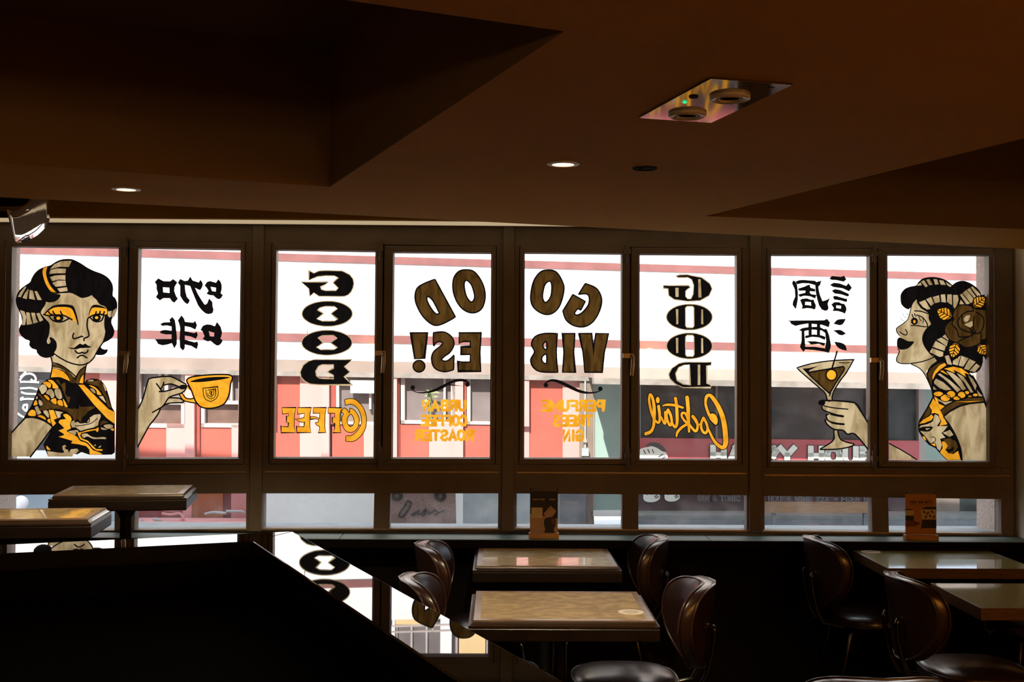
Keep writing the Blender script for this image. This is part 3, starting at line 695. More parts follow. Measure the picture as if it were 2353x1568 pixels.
p.fill('c', [(110,730),(200,530),(270,270),(320,220),(420,195),(550,180),(670,190),(800,250),(910,300),(915,360),(890,410),(820,460),(650,510),(560,630),(500,700),(470,770),(380,870),(300,980),(190,1190),(105,1350)], False, [[(548,335),(660,310),(780,350),(620,412),(505,420)]], False)
p.fill('c', [(570,640),(650,540),(800,545),(865,580),(850,610),(690,610)])
for q in [[(110,740),(200,550),(280,270),(320,215),(420,197),(550,182),(670,188),(800,250),(910,310)], [(105,1360),(190,1200),(300,1000),(400,870),(465,770),(490,700)], [(360,770),(500,690),(560,630),(640,520),(820,460),(890,410),(915,350)], [(425,300),(470,360),(510,420)], [(545,280),(525,340),(490,390)], [(470,430),(560,425),(680,395),(800,355)], [(545,325),(665,305),(790,350)], [(550,655),(640,620),(840,610),(870,590)], [(640,530),(800,540),(870,580)]]: p.stroke('k', q, 24)
p.fill('k', ell(855,355,66,38, rot=-.1))
p.part('cup')
p.fill('g', [(920,250),(950,210),(1050,180),(1300,155),(1550,150),(1640,165),(1670,210),(1640,300),(1620,450),(1580,560),(1520,640),(1400,690),(1270,705),(1150,680),(1080,610),(1040,530),(1000,420),(940,300)])
p.stroke('k', [(920,250),(950,210),(1050,180),(1300,155),(1550,150),(1640,165),(1670,210),(1640,300),(1620,450),(1580,560),(1520,640),(1400,690),(1270,705),(1150,680),(1080,610),(1040,530),(1000,420),(940,300)], 24, True)
p.fill('k', [(975,265),(1100,225),(1300,195),(1500,188),(1620,195),(1580,215),(1400,245),(1200,270),(1050,275)])
p.fill('g', [(800,480),(860,560),(950,600),(1060,620),(1030,545),(950,545),(890,510),(860,460)]); p.fill('g', [(910,340),(950,350),(965,390),(925,380)])
for q in [[(800,480),(860,570),(950,600),(1080,620)], [(850,460),(900,530),(970,550),(1030,540)], [(905,330),(950,345),(975,395)]]: p.stroke('k', q, 20)
for q in [[(1185,375),(1430,350),(1436,480),(1400,550),(1310,595),(1230,560),(1195,490),(1185,375)], [(1235,400),(1240,480),(1270,530),(1320,550),(1370,530),(1396,480),(1390,385),(1350,390)], [(1265,405),(1360,395),(1365,470),(1320,520),(1270,495),(1262,455)], [(1328,492),(1326,425),(1300,425),(1296,455),(1325,460),(1300,492)]]: p.stroke('k', q, 13, False, False)
p.build()

# --- pane 3: GOOD COFFEE
def good_words(label):
    return Paint('painted_word_good', label, 'window lettering', (600, 550, 2.85))
p = good_words('tall black word GOOD with notched letters, outlined in cream, above the gold COFFEE')
for q, hl, sm in [([(312,203),(345,222),(380,207),(450,205),(530,207),(580,232),(602,260),(608,290),(602,320),(590,345),(570,365),(545,375),(380,375),(345,352),(318,375),(312,325),(262,280),(440,280),(415,300),(390,312),(395,328),(420,336),(490,336),(505,320),(470,285),(505,252),(480,241),(420,239),(370,245),(335,260),(312,270)], [], False),
                  (ell(433,488,165,83), [[(385,450),(420,440),(480,440),(500,455),(458,487),(500,525),(480,536),(400,536),(365,522),(410,487),(370,462)]], True),
                  (ell(431,678,165,82), [[(375,645),(400,632),(475,630),(497,648),(455,678),(497,712),(475,723),(390,723),(362,708),(407,680)]], True),
                  ([(595,788),(345,788),(310,798),(275,825),(255,870),(262,905),(285,930),(320,948),(380,953),(600,955),(545,900),(582,870),(545,835)], [[(475,822),(400,822),(375,832),(357,865),(362,895),(380,910),(400,913),(475,913),(475,892),(432,868),(475,845)]], False)]:
    p.part('letter'); p.outlined('k3', q, 'c5', 6, sm, hl, False)
p.build()
p = Paint('painted_word_coffee', 'gold word COFFEE with linked black-edged letters under the notched black GOOD', 'window lettering', (620, 840, 7.127))
for q, hl in [([(1222,565),(1300,545),(1400,560),(1500,650),(1560,760),(1585,900),(1560,1050),(1480,1170),(1370,1245),(1240,1245),(1240,1245),(1248,1155),(1248,1155),(1350,1140),(1440,1060),(1500,940),(1490,820),(1440,710),(1360,645),(1290,640),(1238,660),(1238,660),(1222,565)], []),
              ([(1165,770),(1165,770),(1210,700),(1260,720),(1305,780),(1305,780),(1310,700),(1310,700),(1380,730),(1440,810),(1465,900),(1440,1020),(1370,1090),(1300,1100),(1230,1060),(1185,960),(1180,860),(1205,790)], [[(1325,800),(1370,860),(1380,930),(1350,990),(1310,1000),(1275,950),(1270,870)]])]:
    p.part('letter'); p.outlined('g', q, 'k', 12, True, hl, True)
for q in [[(950,692),(1175,695),(1150,800),(1150,1000),(1165,1103),(1030,1103),(1062,1050),(1062,950),(1025,945),(1025,850),(1065,850),(1065,785),(955,785)],
          [(705,692),(925,692),(905,800),(900,1000),(915,1103),(790,1103),(815,1050),(812,1000),(765,980),(745,940),(790,930),(800,890),(760,875),(665,885),(665,840),(740,840),(815,870),(818,785),(710,785)],
          [(455,692),(680,692),(660,800),(655,1000),(675,1103),(440,1103),(440,990),(460,1005),(560,1005),(565,930),(520,935),(470,915),(415,880),(480,875),(560,855),(570,785),(455,800)],
          [(200,692),(428,692),(405,800),(400,1000),(420,1103),(185,1103),(183,985),(215,1005),(300,1005),(305,940),(272,940),(272,830),(305,830),(308,785),(205,800)]]:
    p.part('letter'); p.outlined('g', q, 'k', 12, False)
p.build()

# --- panes 4 and 5: GOOD VIBES! in brown, split over two panes
T4, T5 = (880, 550, 2.85), (1180, 550, 2.85)
p = Paint('painted_letters_od', 'brown letters O and D leaning outward on the pane left of the middle post', 'window lettering', T4)
p.part('letter'); p.outlined('b', [(545,200),(600,215),(650,285),(670,370),(650,450),(600,482),(540,470),(490,420),(460,340),(462,260),(495,212)], 'k', 10, True, [[(550,270),(580,300),(600,370),(590,405),(570,407),(545,370),(532,310),(535,280)]])
p.part('letter'); p.outlined('b', [(340,262),(340,262),(475,510),(475,510),(390,555),(330,562),(265,510),(220,430),(210,370),(225,320),(270,290)], 'k', 10, True, [[(290,372),(290,372),(325,400),(370,485),(370,485),(350,490),(320,460),(290,405)]])
p.build()
p = Paint('painted_letters_es', 'brown letters E and S with exclamation mark on the pane left of the middle post', 'window lettering', T4)
p.part('letter'); p.outlined('b', [(498,613),(643,613),(635,740),(640,866),(493,864),(492,798),(520,805),(572,805),(572,755),(510,755),(510,705),(572,705),(572,670),(525,670),(500,685)], 'k', 10, False)
p.part('letter'); p.outlined('b', [(330,612),(330,612),(400,608),(450,640),(465,690),(440,740),(400,770),(385,792),(420,797),(455,770),(465,765),(462,855),(462,855),(400,868),(340,845),(318,790),(330,740),(370,705),(392,682),(370,670),(345,680),(332,697)], 'k', 10, True)
p.part('letter'); p.outlined('b', [(182,613),(292,613),(270,780),(208,785)], 'k', 10, False); p.outlined('b', ell(236,832,38,38), 'k', 10, True)
p.build()
p = Paint('painted_flourish', 'black curling flourish above the gold words URBAN COFFEE ROASTER', 'window lettering', T4, 'black flourishes on the two middle panes')
p.part('stroke'); p.fill('k', [(190,985),(220,1000),(270,1000),(330,985),(400,950),(460,922),(510,914),(545,922),(570,945),(540,935),(500,932),(450,945),(390,978),(320,1004),(250,1010),(205,1000)]); p.fill('k', ell(195,972,15,15)); p.fill('k', ell(553,952,15,15))
p.build()
p = Paint('painted_letters_go', 'brown letters G and O leaning outward on the pane right of the middle post', 'window lettering', T5)
p.part('letter'); p.outlined('b', [(215,203),(280,215),(325,290),(328,350),(300,440),(250,488),(190,488),(130,445),(112,380),(130,280),(170,220)], 'k', 10, True, [[(235,275),(250,300),(245,370),(220,410),(200,408),(190,370),(205,300)]])
p.part('letter'); p.outlined('b', [(470,290),(470,290),(540,320),(575,380),(570,450),(530,530),(470,572),(400,568),(345,530),(323,470),(323,470),(360,410),(388,362),(388,362),(470,408),(470,408),(440,465),(440,465),(420,457),(400,485),(415,497),(450,480),(490,430),(495,380),(475,358),(425,362),(425,362)], 'k', 10, True)
p.build()
p = Paint('painted_letters_vib', 'brown letters V, I and B on the pane right of the middle post', 'window lettering', T5)
p.part('letter'); p.outlined('b', [(430,618),(512,618),(520,690),(524,765),(528,690),(538,618),(622,618),(595,740),(580,872),(468,872),(455,740)], 'k', 10, False)
p.part('letter'); p.outlined('b', [(322,618),(402,618),(394,740),(403,872),(322,872),(330,740)], 'k', 10, False)
p.part('letter'); p.outlined('b', [(288,618),(288,618),(200,618),(140,640),(118,690),(137,738),(112,790),(130,840),(180,868),(290,872),(290,872),(280,740)], 'k', 10, True, [[(215,672),(198,680),(192,698),(200,716),(217,720)], [(215,755),(192,765),(185,785),(193,806),(215,812)]])
p.build()
p = Paint('painted_flourish', 'black curling flourish above the gold words PERFUME TREES GIN', 'window lettering', T5, 'black flourishes on the two middle panes')
p.part('stroke'); p.fill('k', [(205,945),(225,925),(255,917),(300,924),(360,950),(430,985),(490,1000),(540,998),(575,988),(555,1002),(505,1012),(440,1008),(370,980),(300,945),(255,932),(225,938)]); p.fill('k', ell(212,956,15,15)); p.fill('k', ell(568,980,15,15))
p.build()

# block alphabet on a 0..1 square, drawn with a broad brush
ALPHA = {
 'A': [[(0.05,1),(0.5,0),(0.95,1)], [(0.25,.68),(.75,.68)]], 'B': [[(.1,0),(.1,1)], [(.1,0),(.7,.03),(.82,.24),(.7,.46),(.1,.48)], [(.7,.48),(.9,.7),(.75,.97),(.1,1)]],
 'C': [[(.92,.22),(.75,.02),(.3,.02),(.08,.3),(.08,.7),(.3,.98),(.75,.98),(.92,.78)]], 'E': [[(.95,0),(.1,0),(.1,1),(.95,1)], [(.1,.5),(.8,.5)]],
 'F': [[(.95,0),(.1,0),(.1,1)], [(.1,.5),(.8,.5)]], 'G': [[(.92,.2),(.7,.02),(.3,.02),(.08,.3),(.08,.7),(.3,.98),(.9,.95),(.9,.55),(.55,.55)]],
 'H': [[(.1,0),(.1,1)], [(.9,0),(.9,1)], [(.1,.5),(.9,.5)]], 'I': [[(.5,0),(.5,1)]], 'M': [[(.05,1),(.1,0),(.5,.75),(.9,0),(.95,1)]], 'N': [[(.1,1),(.1,0),(.9,1),(.9,0)]],
 'O': [[(.5,.0),(.15,.12),(.05,.5),(.15,.88),(.5,1),(.85,.88),(.95,.5),(.85,.12),(.5,0),(.4,.02)]], 'P': [[(.1,1),(.1,0),(.75,.02),(.93,.28),(.75,.54),(.1,.56)]],
 'R': [[(.1,1),(.1,0),(.75,.02),(.92,.26),(.75,.5),(.1,.52)], [(.5,.52),(.95,1)]], 'S': [[(.9,.18),(.65,.0),(.25,.04),(.1,.26),(.3,.45),(.72,.54),(.92,.76),(.7,.98),(.3,1),(.08,.82)]],
 'T': [[(.0,0),(1,0)], [(.5,0),(.5,1)]], 'U': [[(.1,0),(.1,.75),(.3,.98),(.7,.98),(.9,.75),(.9,0)]], 'V': [[(.0,0),(.5,1),(1,0)]], 'W': [[(0,0),(.25,1),(.5,.2),(.75,1),(1,0)]], 'Y': [[(0,0),(.5,.5),(1,0)], [(.5,.5),(.5,1)]],
 'L': [[(.1,0),(.1,1),(.92,1)]], 'Z': [[(.05,0),(.95,0),(.05,1),(.95,1)]], '$': [[(.9,.22),(.65,.1),(.25,.12),(.1,.3),(.3,.46),(.72,.54),(.92,.74),(.7,.9),(.3,.9),(.08,.78)], [(.5,-.05),(.5,1.05)]],
 '&': [[(.95,1),(.2,.3),(.35,.02),(.6,.1),(.55,.35),(.1,.7),(.3,1),(.7,.9),(.95,.55)]], '2': [[(.08,.25),(.3,.0),(.7,.0),(.9,.25),(.1,1),(.95,1)]], '8': [[(.5,0),(.15,.22),(.5,.47),(.9,.75),(.5,1),(.1,.75),(.5,.47),(.85,.22),(.5,0),(.45,.01)]],
 '0': [[(.5,.0),(.12,.2),(.12,.8),(.5,1),(.88,.8),(.88,.2),(.5,0),(.4,.04)]], '1': [[(.25,.2),(.55,0),(.55,1)]], '5': [[(.9,0),(.15,0),(.12,.45),(.7,.42),(.92,.7),(.7,.98),(.1,.95)]], '-': [[(.2,.5),(.8,.5)]], '.': [[(.45,.95),(.55,.95)]], '%': [[(.1,1),(.9,0)], [(.15,.12),(.3,.12),(.3,.25),(.15,.25)], [(.7,.75),(.85,.75),(.85,.9),(.7,.9)]]}
def layout(text, x0, x1, mirror=False, gap=0.22):
    wd = {'I': 0.45, ' ': 0.6, '.': .4, '-': .6, 'M': 1.25, 'W': 1.3}
    tot = sum(wd.get(ch, 1.0) for ch in text) + gap * (len(text) - 1)
    u = (x1 - x0) / tot; x = 0.0; out = []
    for ch in text:
        w = wd.get(ch, 1.0)
        if ch != ' ':
            a, b = x0 + x * u, x0 + (x + w) * u
            if mirror: a, b = x0 + x1 - a, x0 + x1 - b
            out.append((ch, a, b))
        x += w + gap
    return out
def words(p, col, text, x0, x1, y0, y1, w, mirror=True):
    for ch, a, b in layout(text, x0 + w/2, x1 - w/2, mirror):
        p.part('letter')
        for path in ALPHA[ch]:
            p.stroke(col, [(a + (b - a) * q[0], y0 + w/2 + (y1 - y0 - w) * q[1]) for q in path], w, False, False)
p = Paint('painted_words_urban_coffee_roaster', 'three gold lines URBAN COFFEE ROASTER on the pane left of the middle post', 'window lettering', T4)
for t_, x0, x1, y0, y1 in (('URBAN', 250, 553, 1050, 1130), ('COFFEE', 242, 558, 1148, 1228), ('ROASTER', 203, 600, 1245, 1325)): words(p, 'g', t_, x0, x1, y0, y1, 19)
p.build()
p = Paint('painted_words_perfume_trees_gin', 'three gold lines PERFUME TREES GIN on the pane right of the middle post', 'window lettering', T5)
for t_, x0, x1, y0, y1 in (('PERFUME', 178, 602, 1050, 1132), ('TREES', 253, 523, 1148, 1230), ('GIN', 315, 467, 1245, 1328)): words(p, 'g', t_, x0, x1, y0, y1, 19)
p.build()

# --- pane 6: GOOD Cocktail
p = Paint('painted_word_good', 'tall black word GOOD with rounded striped letters, above the gold Cocktail script', 'window lettering', (1440, 550, 2.85))
p.part('letter'); p.outlined('k3', [(322,240),(350,233),(400,233),(490,250),(545,290),(560,325),(540,370),(480,402),(400,408),(310,395),(275,370),(270,325),(240,320),(240,303),(405,303),(418,315),(402,325),(387,340),(387,375),(400,390),(420,390),(435,360),(438,300),(425,265),(400,250),(335,252)], 'c5', 6, False)
for q in [[(468,262),(485,262),(490,382),(470,382)], [(318,318),(340,318),(340,378),(320,378)]]: p.fill('c5', q, False)
for dy in (0, 189):
    p.part('letter'); p.outlined('k3', ell(411,510+dy,150,85), 'c5', 6, True, [[(395,440+dy),(433,440+dy),(441,450+dy),(441,568+dy),(433,579+dy),(395,579+dy),(386,568+dy),(386,450+dy)]], False)
    for q in [[(322,458+dy),(338,458+dy),(338,555+dy),(325,558+dy)], [(488,460+dy),(500,460+dy),(502,558+dy),(488,556+dy)]]: p.fill('c5', q, False)
p.part('letter'); p.outlined('k3', [(555,805),(380,805),(340,815),(295,845),(275,885),(283,915),(320,950),(370,972),(550,972),(553,955),(525,945),(525,830),(553,825)], 'c5', 6, False, [[(412,822),(415,955),(370,950),(330,925),(320,880),(340,840),(375,825)]], False)
p.fill('c5', [(465,822),(482,822),(482,955),(465,955)], False)
p.build()
p = Paint('painted_word_cocktail', 'gold handwritten word Cocktail with black edge over the dark shop glass', 'window lettering', (1460, 870, 8.254))
SCRIPT = [[[(1400,700,50),(1350,560,50),(1330,460,45),(1350,350,60),(1410,320,60),(1490,400,75),(1580,550,85),(1650,720,90),(1690,900,95),(1710,1080,95),(1715,1200,95),(1690,1290,85),(1640,1310,70),(1560,1260,60),(1480,1160,50),(1410,1020,40),(1370,930,30)]],
 [[(1290,750,50),(1250,850,45),(1250,940,45),(1290,1020,50),(1340,1030,50),(1370,960,45),(1350,860,45),(1300,760,50)], [(1260,810,30),(1230,865,30),(1190,880,30)]],
 [[(1090,720,60),(1140,790,60),(1180,880,45),(1170,970,50),(1140,1000,50),(1090,960,45),(1030,880,40)]],
 [[(980,360,70),(1000,560,70),(1005,760,65),(1020,1010,40)], [(1000,790,45),(950,670,45),(890,660,45),(880,720,40),(930,800,45),(980,860,50),(880,930,50),(800,1020,50),(780,1100,30)]],
 [[(760,380,60),(780,500,55),(790,680,60),(790,850,55),(760,920,55),(720,890,45),(690,830,40)], [(520,520,20),(600,500,45),(750,510,50),(900,555,40)]],
 [[(620,600,60),(590,680,45),(610,800,45),(655,890,50),(690,830,45),(670,700,50),(620,600,55)], [(565,640,45),(570,760,45),(560,860,45),(520,800,40),(490,740,40)]],
 [[(440,530,55),(460,680,50),(460,800,50),(430,840,45),(380,800,40),(355,750,35)]],
 [[(350,750,55),(300,620,50),(265,450,45),(265,340,40),(285,300,40),(320,360,50),(350,500,60),(360,650,60),(355,800,55),(340,920,50),(290,1010,60),(200,1050,65)]]]
for i, strokes in enumerate(SCRIPT):
    p.part('letter')
    for q in strokes: p.stroke('g4', q, 0)
    for q in strokes: p.stroke('k3', q, 30)
    if i == 0: p.fill('g4', [(1395,700),(1450,665),(1520,690),(1560,770),(1555,850),(1520,880),(1450,820),(1405,760)]); p.fill('k3', [(1380,690),(1450,645),(1530,675),(1580,770),(1572,865),(1520,900),(1440,840),(1390,770)])
    if i == 6: p.fill('g4', ell(425,410,36,60)); p.fill('k3', ell(425,410,52,76))
p.build()

# --- pane 7: Chinese characters, hand with a martini glass
p = Paint('painted_cocktail_characters', 'two black brushed Chinese characters above the painted hand with the cocktail glass', 'window lettering', (1800, 600, 6.818))
p.part('character')
for q, hl in [([(155,300),(190,325),(215,370),(230,500),(228,600),(210,700),(195,757),(145,690),(150,640),(185,560),(180,450),(135,350)], []), ([(190,322),(250,300),(310,295),(430,305),(500,310),(515,330),(597,308),(575,380),(545,405),(500,380),(400,352),(300,348),(215,368)], []), ([(495,330),(560,330),(550,420),(570,520),(615,630),(680,610),(732,578),(695,670),(710,740),(690,775),(650,782),(600,760),(560,700),(530,600),(505,480)], []),
              ([(225,435),(320,405),(400,370),(430,420),(500,440),(500,480),(400,475),(320,465),(250,470)], []), ([(230,525),(330,500),(410,495),(440,520),(520,530),(500,590),(420,555),(330,545),(260,565)], []), ([(360,390),(420,370),(415,520),(340,510)], []),
              ([(262,610),(300,590),(370,585),(440,610),(475,600),(485,640),(510,690),(505,745),(480,762),(440,745),(370,740),(285,752),(300,710)], [[(345,640),(430,645),(438,700),(380,690),(340,688)]]),
              ([(720,280),(760,235),(900,250),(950,230),(988,290),(945,325),(830,300),(760,298)], []), ([(728,375),(790,340),(880,350),(985,390),(1020,345),(1075,420),(1030,477),(930,430),(780,408)], []), ([(757,465),(810,440),(890,455),(1025,515),(1030,545),(1005,558),(910,525),(800,510)], []), ([(775,555),(820,545),(970,590),(1000,590),(1000,630),(985,645),(900,620),(795,605)], []),
              ([(752,680),(800,645),(870,645),(920,670),(950,668),(985,720),(990,770),(965,828),(920,805),(850,785),(770,785),(790,740)], [[(830,695),(905,705),(900,748),(830,735)]])]: p.fill('k', q, False, hl, False)
p.part('character')
for q in [[(50,935),(400,930),(640,928),(685,905),(732,965),(712,1040),(600,1000),(390,980),(270,1000),(190,1020),(120,985),(105,950)], [(390,975),(445,975),(445,1170),(395,1170)], [(525,980),(580,980),(575,1170),(525,1165)], [(240,1085),(300,1050),(330,1055),(330,1120),(345,1350),(340,1390),(315,1425),(260,1350),(285,1250),(285,1100)],
          [(300,1050),(400,1035),(560,1030),(640,1070),(670,1060),(690,1090),(720,1170),(745,1300),(740,1360),(715,1440),(640,1420),(480,1395),(340,1385),(345,1345),(500,1345),(655,1370),(670,1250),(655,1130),(600,1090),(440,1075),(330,1100)], [(340,1170),(480,1150),(600,1165),(665,1190),(650,1240),(560,1200),(450,1190),(345,1215)], [(345,1258),(500,1258),(665,1288),(635,1332),(560,1300),(430,1310),(395,1275)]]: p.fill('k', q, False)
for q in [[(785,985),(785,985),(850,920),(980,907),(980,907),(940,980),(890,1008),(830,995)], [(770,1092),(770,1092),(890,1080),(980,1135),(980,1135),(930,1165),(870,1155),(820,1115)], [(795,1265),(795,1265),(900,1280),(970,1320),(995,1405),(995,1405),(920,1390),(850,1350)]]: p.fill('k', q)
p.build()
p = Paint('painted_hand_with_cocktail', 'painted cream hand holding a cocktail glass with a gold olive', 'window painting', (1820, 800, 5.805))
p.part('glass_bowl')
GLS = [(60,265),(60,265),(250,210),(500,172),(800,155),(812,175),(730,320),(640,440),(560,570),(535,650),(530,700),(475,700),(440,600),(340,510),(200,390)]
p.fill('c', GLS); p.stroke('k', GLS, 18, True)
DR = [(200,330),(200,330),(640,255),(685,255),(690,300),(600,440),(510,590),(480,590),(350,470)]
p.fill('b', DR); p.stroke('k', DR, 20, True)
p.fill('k', [(140,275),(220,270),(360,238),(235,295),(205,345)], False); p.stroke('k', [(630,195),(700,200),(770,195)], 12)
p.fill('k', ell(525,360,82,82)); p.fill('g6', ell(525,360,62,64)); p.stroke('k', [(600,48),(570,150),(535,265)], 22); p.stroke('k', [(515,600),(500,640)], 16)
p.part('glass_foot')
ST = [(565,1110),(575,1200),(540,1260),(430,1320),(400,1350),(600,1345),(740,1320),(825,1290),(820,1270),(720,1258),(640,1210),(610,1110)]
p.fill('c', ST); p.stroke('k', [(555,1100),(560,1190),(520,1260),(400,1335),(390,1355),(600,1350),(750,1325),(830,1285),(720,1255),(640,1210),(610,1110)], 18)
p.part('hand')
p.fill('c2', [(440,715),(580,712),(830,740),(940,900),(1025,1020),(1025,1370),(850,1155),(740,1148),(690,1105),(570,1090),(500,1045),(450,980),(475,950),(460,905),(490,880),(420,825),(400,790),(430,770)], False)
for q, w in [([(400,700),(580,705),(840,735),(940,880),(1025,1020)], 20), ([(440,960),(470,1020),(560,1085),(680,1100),(740,1150),(845,1155),(1025,1370)], 20), ([(430,775),(560,800),(745,818)], 16), ([(395,785),(420,830),(520,870),(600,895)], 20), ([(520,880),(600,900),(680,912)], 30), ([(460,890),(460,930),(490,975),(560,1000)], 20), ([(530,995),(600,1010),(690,1018)], 28), ([(455,900),(490,880)], 18)]: p.stroke('k', q, w)
p.fill('k', ell(396,730,48,38))
p.build()

# --- pane 8: woman in profile with a rose in her hair
p = Paint('painted_portrait', 'painted woman in profile with a brown rose in her hair on the rightmost window pane', 'window painting', (2030, 620, 6.535))
D = 210 * 6.535
p.part('hair')
p.fill('k0', [(255,430),(265,360),(320,290),(400,255),(490,235),(530,180),(600,130),(720,110),(850,125),(960,170),(1035,230),(1035,230),(1100,185),(1200,168),(1300,200),(1390,260),(1450,330),(1475,380),(1520,370),(1520,370),(1545,560),(1555,620),(1555,1310),(1500,1300),(1490,1400),(1450,1500),(1380,1550),(1290,1550),(1210,1500),(1050,1470),(900,1420),(800,1320),(700,1260),(600,1100),(590,1030),(620,930),(700,830),(700,700),(560,560),(480,440),(430,500),(390,590),(330,580),(270,520)])
for q in [[(500,240),(560,190),(575,235)], [(565,180),(610,155),(670,250),(630,262)], [(640,150),(690,140),(740,225),(690,235)], [(750,140),(805,145),(830,220),(775,225)], [(835,155),(900,165),(935,230),(860,225)], [(935,185),(1025,240),(1005,262),(960,235)],
          [(535,490),(625,455),(705,590),(660,600),(590,560)], [(640,445),(715,410),(760,510),(715,545)], [(740,410),(835,385),(850,485),(775,505)], [(860,375),(925,370),(940,495),(870,485)], [(960,375),(1025,370),(1030,530),(990,510),(955,480)], [(1045,380),(1115,380),(1130,450),(1080,600),(1050,560)],
          [(1145,375),(1180,360),(1300,510),(1245,520)], [(1190,350),(1245,305),(1380,470),(1310,500)], [(1255,300),(1295,275),(1400,420),(1375,440)], [(1310,265),(1340,250),(1465,380),(1420,410)], [(1140,520),(1160,450),(1220,525)],
          [(885,1005),(930,970),(985,1045),(970,1060)], [(800,1050),(870,1020),(970,1075),(950,1150)], [(735,1160),(785,1070),(935,1150),(915,1220)], [(695,1240),(730,1180),(900,1240),(895,1300),(840,1310)],
          [(920,1300),(980,1280),(1030,1430),(960,1420)], [(1045,1370),(1160,1290),(1115,1440),(1040,1420)], [(1170,1295),(1280,1330),(1195,1460),(1130,1440)], [(1290,1340),(1385,1385),(1280,1510),(1210,1490)], [(1395,1410),(1450,1450),(1370,1540),(1290,1520)]]: p.fill('c2', q, False)
p.fill('k0', [(500,430),(720,560),(740,850),(620,950),(600,800),(520,560)], False); p.fill('k0', [(375,600),(425,420),(570,400),(560,540),(440,540)], False); p.fill('k0', [(690,1250),(860,1290),(920,1440),(780,1440),(730,1340)], False); p.fill('k0', L([(720,0),(640,200),(720,445),(960,60),(920,-60)]), False)
p.part('face')
p.fill('c1', [(490,440),(440,510),(410,580),(395,660),(370,740),(310,800),(220,860),(195,895),(205,940),(240,990),(240,1080),(225,1190),(235,1240),(205,1320),(205,1380),(280,1410),(420,1410),(600,1370),(760,1310),(690,1250),(620,1150),(590,1060),(600,980),(640,900),(715,830),(680,740),(670,650),(560,570),(510,490)])
p.fill('c1', L([(420,50),(540,110),(610,190),(640,230),(650,150),(720,60),(800,0),(760,-60),(500,-30)]), False)
for q, w in [([(490,440),(430,520),(395,650),(365,745),(300,805),(220,860),(192,895),(205,945),(240,990)], 14), ([(215,1190),(240,1230),(200,1320),(205,1385),(300,1415),(450,1405),(620,1370),(770,1310)], 16), ([(470,620),(560,625),(670,660)], 18), ([(500,680),(590,720),(650,800),(665,855)], 18), ([(415,840),(500,840),(600,855),(665,860)], 16), ([(430,670),(440,700),(455,730)], 16), ([(465,660),(475,685),(490,700)], 16), ([(530,700),(545,740),(570,770)], 12), ([(590,740),(600,770),(590,800)], 12), ([(255,715),(280,755),(320,775)], 9), ([(285,655),(310,700),(355,730)], 9), ([(345,645),(355,670),(375,680)], 9), ([(245,935),(300,972),(345,980),(355,940),(330,900)], 16), ([(510,490),(570,575),(680,640)], 16), ([(715,830),(640,900),(598,985),(590,1060),(620,1150),(690,1250),(760,1310)], 14)]: p.stroke('k', q, w)
p.stroke('k', L([(420,50),(540,110),(620,200),(680,320),(725,430)]), 16)
p.fill('k', [(245,1020),(300,1040),(370,1075),(455,1080),(430,1130),(370,1180),(300,1200),(240,1195),(205,1150),(205,1060),(225,1025)]); p.fill('k', ell(465,775,52,54)); p.fill('g6', ell(465,780,18,24))
p.part('rose', 'brown rose with gold leaves')
p.fill('b', [(1110,545),(1240,530),(1340,560),(1400,590),(1500,600),(1550,650),(1556,880),(1540,1030),(1470,1060),(1430,1120),(1250,1170),(1130,1110),(1020,1070),(960,1010),(920,920),(950,820),(1050,740),(1040,680)])
p.stroke('k', [(1110,545),(1240,530),(1340,560),(1400,590),(1500,600),(1550,650),(1553,880),(1540,1030),(1470,1060),(1430,1120),(1250,1170),(1130,1110),(1020,1070),(960,1010),(920,920),(950,820),(1050,740),(1040,680)], 16, True)
for q in [[(1330,560),(1350,620),(1260,630),(1170,690),(1120,780),(1150,880),(1250,930),(1380,950),(1350,880),(1360,700)], [(1400,640),(1500,720),(1500,850),(1440,950),(1360,960)], [(1060,740),(1030,820),(1100,900),(1130,1000),(1180,1010),(1300,1000),(1380,940)], [(1460,950),(1470,1000),(1460,1050)], [(1130,1080),(1200,1040),(1280,1010)], [(1180,690),(1190,800),(1280,860),(1340,940)]]: p.stroke('k5', q, 18)
p.fill('c5', [(1205,740),(1250,690),(1300,690),(1280,760),(1230,785)]); p.fill('c5', [(1210,825),(1335,770),(1340,840),(1300,870)], False)
def leaf(bx, by, tx, ty, w):
    d = Vector((tx - bx, ty - by)); n = Vector((-d.y, d.x)).normalized() * w
    b0 = Vector((bx, by)); P_ = lambda t, k: b0 + d * t + n * k
    out = [P_(0,0), P_(0,0), P_(.25,.85), P_(.55,1), P_(.8,.6), P_(1,0), P_(1,0), P_(.8,-.6), P_(.55,-1), P_(.25,-.85)]
    p.fill('g5', out); p.stroke('k6', out, 16, True); p.stroke('k6', [P_(0,0), P_(.5,.03), P_(1,0)], 12)
    for t in (.1, .3, .5, .68):
        for sgn in (1, -1): p.stroke('k6', [P_(t,0), P_(t+.12,.5*sgn), P_(t+.22,.95*sgn)], 14)
leaf(1345, 560, 1530, 410, 85); leaf(1030, 720, 800, 600, 95); leaf(1100, 1085, 1030, 1330, 85); leaf(1420, 1120, 1550, 1280, 80)
p.part('dress')
p.fill('k0', L([(800,30),(720,80),(660,180),(680,320),(720,430),(735,540),(640,720),(540,880),(520,960),(530,1060),(580,1150),(680,1260),(780,1310),(850,1390),(950,1490),(1180,1490),(1560,1490),(1560,720),(1500,520),(1420,370),(1330,220),(1250,130),(1050,80),(940,0)]), False)
